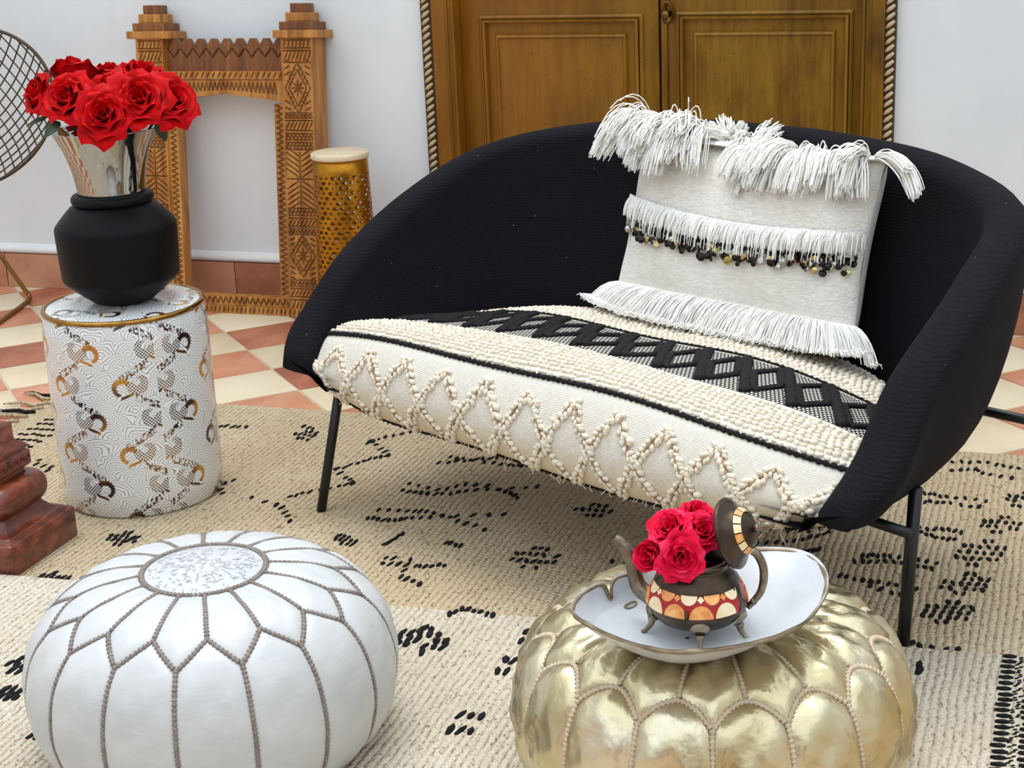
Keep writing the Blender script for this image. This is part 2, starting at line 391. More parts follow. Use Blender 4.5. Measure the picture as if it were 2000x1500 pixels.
for i in range(0, len(xs), 2): wf.box(xs[i], xs[i+1], Y0-.3, Y0, FLOOR_Z, HW)
for a, b in ops_: wf.box(a, b, Y0-.3, Y0, 2.3, HW); wf.box(a, b, Y0-.9, Y0-.8, FLOOR_Z, 2.4)
struct(wf.build('wall_front', 'plaster', smooth=False))
for n_, (a, b) in enumerate(ops_):
    dd = MB()
    for q in range(4): dd.box(a+(b-a)*q/4+.004, a+(b-a)*(q+1)/4-.004, Y0-.26, Y0-.20, FLOOR_Z, 2.3, .004)
    struct(dd.build('door_%d' % (n_+2), 'brown_wood', smooth=False))
# floor: grout bed and laid tiles
fl = struct(MB().box(X0, X1, Y0, WALL_Y, FLOOR_Z-.06, FLOOR_Z-.003).build('floor', 'grout', smooth=False))
TS = .25; e1 = np.array([.70711, -.70711])*TS; e2 = np.array([.70711, .70711])*TS; TB = np.array([-2.488, 4.494])
bt = MB().box(-TS/2+.0035, TS/2-.0035, -TS/2+.0035, TS/2-.0035, -.010, 0, .0018)
me_t = {}
for k in ('terracotta', 'cream_tile'):
    q = bt.build('tile', k, fl); me_t[k] = q.data; bpy.data.objects.remove(q)
far = {k: MB() for k in me_t}
for i in range(-26, 27):
    for j in range(-26, 27):
        c = TB+e1*(i+.5)+e2*(j+.5)
        if not (X0+.2 < c[0] < X1-.2 and Y0+.2 < c[1] < WALL_Y-.165): continue
        k = 'terracotta' if (i+j) % 2 else 'cream_tile'
        if c[1] > 3.6 and -4.2 < c[0] < .9:
            o = link('tile', me_t[k], None, fl); o.location = (c[0], c[1], FLOOR_Z); o.rotation_euler = (random.uniform(-.002, .002), random.uniform(-.002, .002), -PI/4)
        else:
            p = [c+(e1*a+e2*b)*.486 for a, b in ((-1, -1), (1, -1), (1, 1), (-1, 1))]
            far[k].add([(*q, FLOOR_Z-.010) for q in p]+[(*q, FLOOR_Z) for q in p], [(4, 5, 6, 7), (0, 1, 5, 4), (1, 2, 6, 5), (2, 3, 7, 6), (3, 0, 4, 7)])
for k in far: stuff(far[k].build('tile_field', k, fl, smooth=False))
# edge tiles cut against the wall (triangular row)
for i in range(-26, 27):
    for j in range(-26, 27):
        c = TB+e1*(i+.5)+e2*(j+.5)
        if not (-4.4 < c[0] < .9 and WALL_Y-.165 <= c[1] < WALL_Y+.17): continue
        P = [c+(e1*a+e2*b)*.486 for a, b in ((-1, -1), (1, -1), (1, 1), (-1, 1))]; Q = []
        lim = WALL_Y-.018
        for a, b in zip(P, P[1:]+P[:1]):
            if a[1] <= lim: Q.append(a)
            if (a[1]-lim)*(b[1]-lim) < 0: Q.append(a+(b-a)*(lim-a[1])/(b[1]-a[1]))
        if len(Q) < 3: continue
        n = len(Q); m = MB().add([(*q, FLOOR_Z-.01) for q in Q]+[(*q, FLOOR_Z) for q in Q], [tuple(range(n, 2*n))]+[(t, (t+1) % n, n+(t+1) % n, n+t) for t in range(n)])
        m.build('tile', 'terracotta' if (i+j) % 2 else 'cream_tile', fl, smooth=False)
# skirting of terracotta tiles with a plaster lip, left and right of the door
DX0, DX1 = ony(823, 100, WALL_Y)[0], ony(1745, 100, WALL_Y)[0]
for side, (a, b) in (('left', (X0, DX0-.01)), ('right', (DX1+.01, X1))):
    lip = MB(); lz = .118
    P = [(0, .0), (-.020, .004), (-.024, .016), (-.012, .026), (0, .036)]
    lip.grid([[(x, WALL_Y+p[0], lz+p[1]) for p in P] for x in np.linspace(a, b, 60)])
    base = struct(lip.build('baseboard_'+side, 'plaster_trim'))
    x = b if side == 'left' else a; L = .325; sg = -1 if side == 'left' else 1
    off = .22 if side == 'left' else 0
    x += sg*0.0; first = L-off
    while (x > a if side == 'left' else x < b):
        x2 = x+sg*first; first = L
        if -4.6 < x < 1.2:
            lo, hi = min(x, x2)+.002, max(x, x2)-.002
            MB().box(lo, hi, WALL_Y-.016-random.uniform(0, .003), WALL_Y, FLOOR_Z, .117, .002).build('skirting_tile', 'skirting', base, smooth=False)
        x = x2

# ------------------------------------------------------------------ the old double door
door = bpy.data.objects.new('door_1', None); COL.objects.link(door); struct(door)
def X(px, Y=WALL_Y-.03): return float(ony(px, 100, Y)[0])
def Z(px, py, Y=WALL_Y-.03): return float(ony(px, py, Y)[2])
DH = 2.2
yc = WALL_Y-.034                              # face of the casing
def casing(name, xa, xb):
    m = MB(); m.box(xa, xb, yc, WALL_Y+.10, FLOOR_Z, DH, .003); return m.build(name, 'door', door)
xl0, xl1 = X(846), X(889); xr0, xr1 = X(1690), X(1727)
casing('casing', xl0, xl1); casing('casing', xr0, xr1)
MB().box(X(823), X(1745), yc, WALL_Y+.1, DH, DH+.12, .003).build('lintel', 'door', door)
for x_, d in ((X(876), .008), (X(1686), .008), (X(1699), .006), (X(883), .006)):
    MB().tube([(x_, yc-.001, FLOOR_Z), (x_, yc-.001, DH)], d*.6, 6).build('bead_moulding', 'door', door)
for xo, nm in ((X(834), 'l'), (X(1737), 'r')):
    MB().box(xo-.020, xo+.018, WALL_Y-.022, WALL_Y, FLOOR_Z, DH, .002).build('rope_backing', 'rope_dark', door)
    mb = MB().tube([(-.012, 0, -.010), (0, -.006, 0), (.012, 0, .010)], [.0050, .0068, .0050], 7)
    me = None; z = .02 if xo > -1 else .02
    while z < 1.25:
        o = mb.build('rope_strand', 'rope_light', door) if me is None else link('rope_strand', me, None, door)
        me = o.data; o.location = (xo, WALL_Y-.024, z); z += .0235
LY = WALL_Y+.03                               # face of the leaves, set back in the opening
gapx = float(ony(1290, 100, LY)[0])
def leaf(xa, xb, pxs, mir):
    f = MB(); f.box(xa, xb, LY, LY+.045, FLOOR_Z+.01, DH-.002, .002); lf = f.build('door_leaf', 'door', door)
    def ring(x0, x1, z0, z1, prof, name):      # picture-frame moulding: prof = list of (inset, y)
        m = MB(); R = []
        for q, y in prof: R.append([(x0+q, y, z0+q), (x1-q, y, z0+q), (x1-q, y, z1-q), (x0+q, y, z1-q)])
        R = np.array(R); m.grid(R, closed_v=True)
        flat_shade(m.build(name, 'door', lf))
    o0, o1, i0, i1, zo, zi = pxs
    zb = .18
    for za, zt, zia, zit in ((zb, zo, zb+.065, zi), (zo+.11, DH-.15, zo+.175, DH-.215)):
        ring(o0, o1, za, zt, [(-.026, LY+.0005), (-.0255, LY-.010), (-.020, LY-.014), (-.016, LY-.014), (-.0150, LY-.004), (-.0125, LY-.004), (-.0115, LY-.020), (-.003, LY-.018), (0, LY+.0005)], 'panel_moulding')
        m = MB(); dx = i0-o0; dz = zia-za
        m.grid([[(i0-.010, LY-.0008, zia-.010), (i1+.010, LY-.0008, zia-.010), (i1+.010, LY-.0008, zit+.010), (i0-.010, LY-.0008, zit+.010)],
                [(i0-.004, LY-.012, zia-.004), (i1+.004, LY-.012, zia-.004), (i1+.004, LY-.012, zit+.004), (i0-.004, LY-.012, zit+.004)],
                [(i0+.003, LY-.014, zia+.003), (i1-.003, LY-.014, zia+.003), (i1-.003, LY-.014, zit-.003), (i0+.003, LY-.014, zit-.003)],
                [(i0+.007, LY-.007, zia+.007), (i1-.007, LY-.007, zia+.007), (i1-.007, LY-.007, zit-.007), (i0+.007, LY-.007, zit-.007)]], closed_v=True)
        m.add([(i0+.007, LY-.007, zia+.007), (i1-.007, LY-.007, zia+.007), (i1-.007, LY-.007, zit-.007), (i0+.007, LY-.007, zit-.007)], [(0, 1, 2, 3)])
        flat_shade(m.build('panel', 'door', lf))
    return lf
XL = lambda px: float(ony(px, 60, LY-.01)[0])
ll = leaf(xl1, gapx-.0045, (XL(950), XL(1240), XL(970), XL(1219), Z(1100, 44, LY), Z(1100, 70, LY)), 1)
rl = leaf(gapx+.004, xr0, (XL(1336), XL(1650), XL(1358), XL(1627), Z(1490, 37, LY), Z(1490, 65, LY)), -1)
MB().box(gapx+.004, gapx+.024, LY-.008, LY, FLOOR_Z+.01, DH-.01, .003).build('meeting_strip', 'door', rl)
kn = ony(1303, 24, LY-.01)
m = MB(); A = np.linspace(0, 2*PI, 28, endpoint=False)
m.grid([[(kn[0]+.019*s_*math.cos(a), LY-.009-y_, kn[2]+.036*s_*math.sin(a)) for a in A] for s_, y_ in ((1, 0), (1, .004), (.86, .007), (.8, .003), (.01, .003))], closed_v=True)
pl = m.build('escutcheon', 'brass', rl)
MB().tube([(kn[0], LY-.010, kn[2]-.004), (kn[0], LY-.028, kn[2]-.004), (kn[0], LY-.034, kn[2]-.004)], [.008, .008, .011], 14).ball((kn[0], LY-.040, kn[2]-.004), (.014, .009, .014), sub=2).build('knob', 'brass', pl)

# ================================================================== RUGS
def rug(name, P, z0, z1, mat, label):
    t = thing(name, label, 'rug', (float(np.mean([p[0] for p in P])), float(np.mean([p[1] for p in P])), z0))
    L = np.array(t.location); m = MB(); n = len(P)
    c = [(p[0]-L[0], p[1]-L[1]) for p in P]
    ins = [(x*(1-.004/abs(x) if abs(x) > .01 else 1), y*(1-.004/abs(y) if abs(y) > .01 else 1)) for x, y in c]
    R = [[(x, y, 0) for x, y in c], [(x, y, (z1-z0)*.6) for x, y in c], [(x, y, z1-z0) for x, y in ins]]
    m.grid(R, closed_v=True); b = m.n; m.add([(x, y, z1-z0) for x, y in ins], [tuple(range(n))])
    o = m.build('weave', mat, t, smooth=False); return t
bx_l = -2.80
rb = rug('wool_rug', [(bx_l, 1.2), (1.3, 1.2), (1.3, 4.03), (-.227, 3.985), (-2.28, 3.945), (bx_l, 3.93)], FLOOR_Z, 0.0, 'rug_back', 'beige woven wool rug with black dashes lying under the black sofa')
rf = rug('wool_rug', [(-3.0, 1.3), (.06, 1.3), (.06, 2.884), (-1.268, 2.798), (-3.0, 2.686)], 0.0, .010, 'rug_front', 'ivory woven wool rug under the two poufs with black stitched edge')
# black yarn marks, traced on the rugs
def dashes_line(P, n, dj=1.5): 
    P = crom(P, n) if len(P) > 2 else np.linspace(P[0], P[1], n)
    return [(x+random.uniform(-dj, dj), y+random.uniform(-dj, dj)) for x, y in P]
back, front = [], []
L_ = [  # polylines in the photograph with number of dashes
 ([(815, 841), (775, 850), (735, 860), (718, 866)], 9), ([(722, 862), (738, 872), (750, 880), (758, 888)], 5), ([(755, 890), (710, 900), (660, 916)], 9), ([(655, 918), (668, 928), (680, 936), (688, 942)], 5), ([(690, 944), (650, 952), (600, 962), (568, 970)], 9),
 ([(880, 894), (930, 898), (985, 893)], 9), ([(858, 905), (920, 900), (985, 908), (1020, 910)], 12), ([(800, 946), (860, 956), (920, 946), (985, 958), (1010, 972)], 14), ([(785, 958), (850, 966), (930, 958), (1050, 952)], 16), ([(740, 996), (800, 1000), (840, 1000), (890, 1015), (945, 1034)], 14), ([(718, 1012), (770, 1016), (840, 1010), (985, 1004)], 16),
 ([(752, 1064), (768, 1054), (786, 1042)], 6), ([(872, 1060), (900, 1066)], 4), ([(785, 1128), (800, 1132), (820, 1141)], 4), ([(820, 1106), (868, 1104)], 5),
 ([(490, 972), (530, 985), (552, 992)], 4), ([(540, 984), (556, 1000), (565, 1018)], 5), ([(436, 965), (430, 950), (455, 940)], 5), ([(480, 833), (430, 832)], 5),
 ([(1360, 1045), (1420, 1040), (1480, 1035), (1620, 1038)], 12),
 ([(1860, 902), (1930, 904), (1990, 916)], 9), ([(1860, 920), (1900, 916), (1925, 926), (1975, 933)], 9),
 ([(1806, 964), (1850, 970), (1926, 978)], 9), ([(1806, 980), (1850, 982), (1913, 991)], 8), ([(1795, 1032), (1840, 1034), (1876, 1040)], 7), ([(1800, 1040), (1830, 1050), (1866, 1054)], 7),
 ([(1685, 1084), (1740, 1087), (1830, 1100)], 11), ([(1670, 1096), (1745, 1098), (1820, 1112)], 11), ([(1640, 1125), (1700, 1135), (1770, 1145)], 9), ([(1700, 1146), (1760, 1160), (1790, 1152)], 7),
 ([(1772, 1253), (1790, 1259), (1830, 1267), (1872, 1270)], 6), ([(1480, 1060), (1560, 1056), (1625, 1036)], 10), ([(1560, 1080), (1600, 1072)], 5), ([(1030, 900), (1100, 930)], 6)]
for P, n in L_: back += [(p, 1.0) for p in dashes_line(P, n)]
def cluster(cx, cy, wdt, hgt, nx, ny, sk, skip=.12, into=back, sz=1.0):
    for i in range(nx):
        for j in range(ny):
            if random.random() < skip: continue
            u_, v_ = (i/(max(nx-1, 1))-.5), (j/(max(ny-1, 1))-.5)
            if abs(u_)+abs(v_) > .78: continue
            into.append(((cx+u_*wdt+sk*v_*hgt+random.uniform(-1, 1), cy+v_*hgt+random.uniform(-1, 1)+u_*6), sz))
for a in [(597, 846, 36, 22, 5, 4, -.5), (1955, 1025, 70, 28, 6, 4, -.6), (1915, 1080, 80, 45, 6, 5, -.7), (1885, 1140, 80, 38, 6, 5, -.6), (1850, 1196, 85, 38, 6, 5, -.6), (1990, 975, 40, 25, 4, 4, -.4),
          (790, 1098, 80, 30, 6, 4, -.6), (1045, 1090, 80, 36, 7, 4, -.6), (1165, 997, 80, 20, 7, 3, -.5), (1230, 1100, 70, 22, 6, 3, -.5), (675, 1055, 40, 14, 5, 3, .4), (85, 910, 30, 20, 3, 3, .8), (240, 1052, 50, 22, 6, 4, -.9), (105, 1130, 50, 20, 6, 4, -.8), (20, 1185, 40, 30, 5, 4, -.8)]: cluster(*a)
for a in [(825, 1250, 90, 44, 6, 5, -.4), (910, 1412, 80, 28, 5, 2, -.7), (988, 1300, 50, 22, 4, 2, -.7), (1022, 1243, 30, 16, 3, 2, -.6), (40, 1298, 44, 22, 4, 3, -.8), (20, 1355, 55, 12, 5, 2, -.6), (1795, 1304, 40, 12, 3, 2, 0), (70, 1442, 40, 8, 4, 1, 0)]: cluster(*a, skip=.04, into=front, sz=1.35)
front += [(p, 1.0) for p in dashes_line([(878, 1198), (905, 1190), (935, 1194), (962, 1202)], 8)]
def marks(rg, pts, z):
    L = np.array(rg.location); m = MB()
    for (px, py), s_ in pts:
        p = onz(px, py, z)-L
        a = PI/2+random.uniform(-.3, .3); ca, sa = math.cos(a), math.sin(a)
        m.ball((p[0], p[1], z-L[2]), (.0150*s_*random.uniform(.75, 1.25), .0058*s_*random.uniform(.8, 1.2), .0034), rot=[[ca, -sa, 0], [sa, ca, 0], [0, 0, 1]])
    stuff(m.build('black_dashes', 'rug_black', rg))
marks(rb, back, 0.0); marks(rf, front, .010)
m = MB(); L = np.array(rf.location)            # stitched right edge of the ivory rug
for k, xx in enumerate((-.064, -.020, .026)):
    y = 2.865-.004*k
    while y > 1.5:
        m.ball((xx-L[0]+random.uniform(-.003, .003), y-L[1], .011), (.0155, .0070, .0040), rot=[[1, -.15, 0], [.15, 1, 0], [0, 0, 1]]); y -= random.uniform(.018, .022)
for xx in (-.043, .003):
    y = 2.865
    while y > 1.5:
        m.ball((xx-L[0]+random.uniform(-.006, .006), y-L[1], .0105), (.0055, .0022, .0022), rot=[[.8, -.5, 0], [.5, .8, 0], [0, 0, 1]]); y -= .0075
stuff(m.build('stitched_border', 'rug_black', rf))
m = MB(); m2 = MB(); L = np.array(rb.location)  # knotted fringe at the far left edge of the beige rug
for k in range(34):
    y = 3.92-k*.042; q = MB() 
    pts = [(bx_l+.02, y, .004)]
    for s_ in range(1, 8): pts.append((bx_l+.02-.022*s_, y+.010*math.sin(s_*1.3+k)+.006*s_*math.sin(k*1.7), -.003 if s_ > 1 else .003))
    (m2 if k % 4 else m).tube(np.array(pts)-L, [.0055, .006, .005, .0055, .005, .0045, .004, .002], 6)
    for s_ in range(6):
        m.ball(np.array((bx_l+.09+.018*s_, y+random.uniform(-.006, .006), .002))-L, (.010, .0042, .003), rot=[[.75, -.6, 0], [.6, .75, 0], [0, 0, 1]])
stuff(m.build('black_fringe', 'rug_black', rb)); stuff(m2.build('fringe', 'rug_back', rb))

# ================================================================== SOFA
SO = (-1.0, 3.0, 0.0); SA = math.radians(-26)
sofa = thing('loveseat', 'black fabric shell loveseat on thin black metal legs before the double door', 'sofa', SO, SA)
half = [(-.735, -.055, .365), (-.752, .035, .455), (-.750, .14, .565), (-.742, .36, .690), (-.682, .575, .775), (-.46, .710, .822), (-.2, .748, .842), (0, .752, .845)]
full = half+[(-x, y, z) for x, y, z in half[-2::-1]]
NS = 97; rim = crom(full, NS)
T = np.gradient(rim[:, :2], axis=0); T /= np.linalg.norm(T, axis=1)[:, None]; NO = np.stack([-T[:, 1], T[:, 0]], 1)   # outward normal
def section(i):
    p = rim[i]; n = NO[i]; s_ = abs(i/(NS-1)-.5)*2            # 0 at back middle, 1 at the front tips
    zr = p[2]; tip = max(0, (s_-.86)/.14); tw = .052+.030*s_**2-.035*tip**2; zb = .235+.100*s_**4
    ob = (.26-.12*s_**2)*(1-.55*tip); out = []
    inset = .15-.07*s_
    for q in np.linspace(0, 1, 9):                                 # inner face, seat level up to the rim
        a = 1-q; out.append((-.030-(inset-.03)*a**1.6, .30+(zr-.02-.30)*q if zr > .33 else zr-.02))
    for a in np.linspace(PI, 0, 9)[1:-1]: out.append((-.030+(tw+.03)*(.5+.5*math.cos(a)), zr-.02+.034*math.sin(a)))
    for q in np.linspace(0, 1, 15):
        c_, s2 = math.cos(q*PI/2), math.sin(q*PI/2)
        out.append((-ob+(ob+tw)*max(c_, 0)**.62, zr-.02-(zr-.02-zb)*s2**1.25))
    return [(p[0]+n[0]*o, p[1]+n[1]*o, z) for o, z in out]
SEC = [section(i) for i in range(NS)]
m = MB().grid(SEC); k = len(SEC[0])
m.f.append(tuple(range(k))); m.f.append(tuple((NS-1)*k+i for i in reversed(range(k))))
bot = [np.array(SEC[i][-1]) for i in range(NS)]
m.add([(*b[:2], b[2]) for b in bot], [tuple(range(NS))])
m.add([(b[0], b[1], .31) for b in bot], [tuple(range(NS))])
m.build('shell', 'black_fabric', sofa)
def leg(pts, r=.0115): return MB().tube(pts, r, 12).build('leg', 'black_metal', sofa)
leg([(-.693, -.054, 0), (-.664, .028, .37)]); leg([(.722, .215, 0), (.734, .222, .325)], .0125)
leg([(-.60, .86, 0), (-.56, .64, .42)]); leg([(.84, .80, 0), (.80, .66, .42)])
MB().tube([(.741, .20, .242), (.56, .20, .250)], .0105, 10).build('crossbar', 'black_metal', sofa)
MB().tube([(.40, .70, .318), (.815, .70, .318)], .0105, 10).build('crossbar', 'black_metal', sofa)

# ------------------------------------------------------------------ woven seat cushion
cush = thing('seat_cushion', 'cream hand-woven seat cushion with black zigzag band filling the sofa', 'cushion', SO, SA)
prof = crom([(.07, .262), (.035, .250), (.0, .252), (-.040, .285), (-.056, .335), (-.048, .385), (-.026, .428), (0.0, .452), (.05, .468), (.15, .470), (.30, .462), (.45, .448), (.56, .432), (.64, .415)], 140)
plen = np.concatenate([[0], np.cumsum(np.linalg.norm(np.diff(prof, axis=0), axis=1))])
ic = int(np.argmin(np.abs(prof[:, 0])+(prof[:, 1] < .44)*9)); plen = plen-plen[ic]
def pr(t): return np.interp(t, plen, prof[:, 0]), np.interp(t, plen, prof[:, 1])
HWY = ([-.1, 0, .1, .2, .3, .4, .48, .55, .60, .66], [.755, .755, .735, .705, .668, .612, .545, .46, .38, .26])
def CS(x, t, off=0.0):                         # point on the cushion: x is the nominal width coordinate (-.755..755), t arc length from the cord
    y, z = pr(t); u = x/.755; hw = np.interp(y, *HWY); a = min(abs(u), 1.0)
    top = 1/(1+math.exp(-(z-.36)*40))
    z2 = z-.062*a**3.2*top+.075*a**6*(1-top)+.004*math.sin(x*9+t*14)
    y2 = y+(.055*a**5 if t < .03 else .055*a**5*max(0, 1-(t-.03)/.08))
    if u < 0: hw = hw+.050*min(max(1-(y-.0)/.14, 0), 1)
    P = np.array([u*hw, y2, z2])
    return P
def CN(x, t):
    a = CS(x+.004, t)-CS(x-.004, t); b = CS(x, t+.004)-CS(x, t-.004); n = np.cross(a, b); return n/(np.linalg.norm(n)+1e-9)
XS = np.linspace(-.755, .755, 150); TT = np.linspace(plen[0], plen[-1], 110)
P = np.array([[CS(x, t) for t in TT] for x in XS]); UV = np.array([[(x, t) for t in TT] for x in XS])
m = MB().grid(P, uv=UV)
m.add([P[0][j] for j in range(110)], [tuple(range(110))]); m.add([P[-1][j] for j in range(110)], [tuple(range(110))])
m.build('cover', 'cushion', cush, recalc=True)
def orient(n, tdir):
    n = n/np.linalg.norm(n); a = tdir-n*(tdir@n); a /= np.linalg.norm(a)+1e-9; return np.stack([a, np.cross(n, a), n], 1)
def knot(m, x, t, sz, ang=0.0, lift=.6):
    p = CS(x, t); n = CN(x, t); d = CS(x+.01*math.cos(ang), t+.01*math.sin(ang))-p
    m.ball(p+n*sz[2]*lift, np.array(sz)*random.uniform(.8, 1.2), rot=orient(n, d))
m = MB()                                       # looped rows between cord and black band, and behind the band
for t0, t1, dt in ((.012, .146, .0150), (.352, plen[-1]-.06, .0165)):
    t = t0; r = 0
    while t < t1:
        x = -.735+(r % 2)*.007
        while x < .735:
            y_ = pr(t)[0]
            knot(m, x+random.uniform(-.002, .002), t+random.uniform(-.002, .002), (.0085, .0056, .0058), random.choice((.5, -.5, .2)), .35)
            x += .0150*.755/np.interp(y_, *HWY)
        t += dt; r += 1
stuff(m.build('looped_rows', 'knot', cush))
m = MB(); mt = MB()                            # zigzag lattice of tufts on the front
per = .236
def tz(x, ph, lo, hi):
    q = ((x/per+ph) % 1.0); return hi+(lo-hi)*(1-abs(2*q-1))
for ph, hi, lo in ((0.0, -.035, -.212), (.5, -.035, -.212)):
    for dx in (-.0058, .0058):
        x = -.745; path = []
        while x < .745:
            t = tz(x, ph, lo, hi)
            if t > plen[0]+.02:
                sl_ = (tz(x+.002, ph, lo, hi)-tz(x-.002, ph, lo, hi))/.004; dirn = math.atan2(sl_, 1)
                knot(m, x+dx*random.uniform(.7, 1.6)+random.uniform(-.003, .003), t+random.uniform(-.004, .004), (.0094, .0060, .0062), dirn+random.uniform(.3, 1.1)*(1 if dx > 0 else -1), .45)
                path.append((CS(x, t)+CN(x, t)*.0052))
            x += .0064
        if dx > 0:
            for a_ in range(0, len(path)-4, 4): mt.tube(path[a_:a_+5], .0019, 5)
stuff(m.build('tufted_lattice', 'knot', cush)); stuff(mt.build('tan_threads', 'tan_thread', cush))
def cord(t, r, name='black_cord', tw=.0012):
    pts = [CS(x, t)+CN(x, t)*r*.6+np.array([0, 0, tw*math.sin(i*2.2)]) for i, x in enumerate(np.linspace(-.750, .750, 220))]
    return MB().tube(pts, [r*(.72+.5*(i % 2)) for i in range(len(pts))], 6).build(name, 'black_yarn', cush)
cord(0.0, .0052); cord(.345, .0030); cord(plen[ic]-.222, .0032)
P12 = .1165                                    # thick black braid motifs on the netted band
for k in range(-7, 8):
    xk = .162+.02+k*P12-P12*.0
    def sl(t): return xk-.58*(t-.155)
    A_, B_, C_, D_ = (sl(.172)+.020, .172), (sl(.258)+.020, .258), (sl(.318)+P12-.022, .318), (sl(.232)+P12-.020, .232)
    segs = [[(sl(.156), .156), (sl(.335), .335)], [A_, B_, C_, D_, A_]]
    m = MB()
    for sg in segs:
        for a, b in zip(sg, sg[1:]):
            n = max(3, int(math.hypot(a[0]-b[0], a[1]-b[1])/.008)); pts = []; rr = []
            for i, f in enumerate(np.linspace(0, 1, n)):
                x, t = a[0]+(b[0]-a[0])*f, a[1]+(b[1]-a[1])*f
                if abs(x) > .735: continue
                pts.append(CS(x, t)+CN(x, t)*.0025); rr.append((.0108 if sg is segs[0] else .0080)*(1+.22*(i % 2)+random.uniform(-.08, .08)))
            if len(pts) > 2: m.tube(pts, rr, 8, flat=.55, up=(0, 0, 1))
    if m.n: m.build('black_braid', 'black_yarn', cush)
m = MB()                                       # loose thread ends hanging below the front
for i in range(90):
    x = random.uniform(-.70, .72); p = CS(x, -.215); l = random.choice((.006, .008, .012, .016, .03)) if random.random() < .5 else .010
    m.tube([p, p+np.array([random.uniform(-.006, .006), -.004, -l*.5]), p+np.array([random.uniform(-.012, .012), -.006, -l])], .0011, 4)
stuff(m.build('loose_threads', 'knot', cush))

# ------------------------------------------------------------------ fringed pillow
PW, PH = .328, .378
pil = thing('throw_pillow', 'white woven pillow with shaggy fringe and a row of sequins on the sofa', 'pillow', SO, SA)
LEAN = math.radians(17); pc = np.array([.062, .545, .470])
def PP(u, v, d):                               # u -1..1 across, v 0..1 up, d towards the viewer
    x = u*PW*(1-.04*math.sin(v*PI)); h = v*PH
    return pc+np.array([x, h*math.sin(LEAN)-d*math.cos(LEAN), h*math.cos(LEAN)+d*math.sin(LEAN)+(-.012*(1-abs(u)**2))*(v-.2)])
def puff(u, v, a): return a*(max(0, 1-abs(u)**3.5)**.6)*(max(0, 1-abs(2*v-1)**3.5)**.6)
N1, N2 = 44, 34
US = np.sin(np.linspace(-PI/2, PI/2, N1)); VS = .5+.5*np.sin(np.linspace(-PI/2, PI/2, N2))
fr = [[PP(u, v, .012+puff(u, v, .062)+.004*fbm(u*4, v*5, 2)) for v in VS] for u in US]
MB().grid(fr).build('front_panel', 'wool', pil)
bk = [[PP(u, v, .012-.05*(1-abs(u)**8)**.5*(1-abs(2*v-1)**8)**.5-puff(u, v, .05)) for v in VS] for u in US]
MB().grid(bk, flip=True).build('back_panel', 'white_cotton', pil)
def strand(m, base, d0, ln, grav, r=.0016, seg=6, wob=.004):
    d = np.array(d0, float); d /= np.linalg.norm(d); p = np.array(base, float); pts = [p.copy()]
    for i in range(seg):
        d = d+np.array([0, 0, -grav/seg])+RNG.normal(0, wob*8, 3)*.16; d /= np.linalg.norm(d); p = p+d*ln/seg; pts.append(p.copy())
    return pts
def add_strands(m, plist, r0):
    for pts in plist: m.tube(pts, np.linspace(r0, r0*.55, len(pts)), 4, caps=False)
def front_d(u, v): return .012+puff(u, v, .062)+.004*fbm(u*4, v*5, 2)
fa = np.array([0, -math.cos(LEAN), math.sin(LEAN)])     # front direction of the pillow
def keep_out(p, clear=.006):                     # push a point out of the pillow's front
    q = p-pc; h = (q[1]*math.sin(LEAN)+q[2]*math.cos(LEAN)); v = h/PH; u = q[0]/PW
    if -.02 < v < 1.0 and abs(u) < 1:
        d = q@fa; dm = front_d(u, min(max(v, 0), 1))+clear
        if d < dm and d > -.01: p = p+fa*(dm-d)
    return p
m = MB(); cl = []                                # top fringe: clumps that rise and flop over to the front
NC = 84
for c_ in range(NC):
    u = -1+2*(c_+.5)/NC+random.uniform(-.01, .01)
    if u < -.42: rise, side, fwd, gv, ln0 = random.uniform(1.2, 1.5), .05-.15*(u < -.8), random.uniform(.35, .9), random.uniform(2.3, 3.1), random.uniform(.16, .195)
    elif u < .02: rise, side, fwd, gv, ln0 = random.uniform(.5, .9), random.uniform(-.5, .5), random.uniform(-.5, .25), random.uniform(1.2, 2.4), random.uniform(.06, .095)
    else: rise, side, fwd, gv, ln0 = random.uniform(.65, 1.0), -.15+.75*max(0, u-.25)+(.8 if u > .88 else 0), random.uniform(.45, 1.0), random.uniform(2.0, 2.9) if u < .85 else random.uniform(1.0, 1.9), random.uniform(.115, .16)
    sd = side+random.uniform(-.30, .30)
    ctr_ = strand(m, PP(min(max(u, -1), 1), .985, .006), np.array([sd, -fwd, rise]), ln0, gv, seg=8)
    for s_ in range(42):
        base = PP(min(max(u+random.uniform(-.016, .016), -1), 1), .985, random.uniform(-.012, .022))
        d0 = np.array([sd+random.gauss(0, .14), -fwd+random.gauss(0, .14), rise+random.gauss(0, .1)])
        cl.append([keep_out(q+(c2-q)*.62*(i_/8)**.7, .004+random.uniform(0, .012)) for i_, (q, c2) in enumerate(zip(strand(m, base, d0, ln0*random.uniform(.85, 1.1), gv+random.gauss(0, .15), seg=8), ctr_))])
add_strands(m, cl, .0019); stuff(m.build('top_fringe', 'fringe', pil, recalc=False))
m = MB(); cl = []                                # middle fringe, hanging over the sequins
def midv(u): return .585-.040*(1-u*u)+.030*(-u if u < 0 else 0)
for c_ in range(150):
    u = -1+2*(c_+.5)/150
    for s_ in range(10):
        uu = u+random.uniform(-.008, .008); v = midv(uu); d = front_d(max(-1, min(1, uu)), v)
        base = PP(uu, v, d+.001); d0 = np.array([random.gauss(0, .18), 0, .15])+fa*random.uniform(.5, .9)
        cl.append([keep_out(q, .003+random.uniform(0, .006)) for q in strand(m, base, d0, random.uniform(.040, .062) if random.random() > .06 else .085, 3.0, seg=6)])
add_strands(m, cl, .0015); stuff(m.build('middle_fringe', 'fringe', pil, recalc=False))
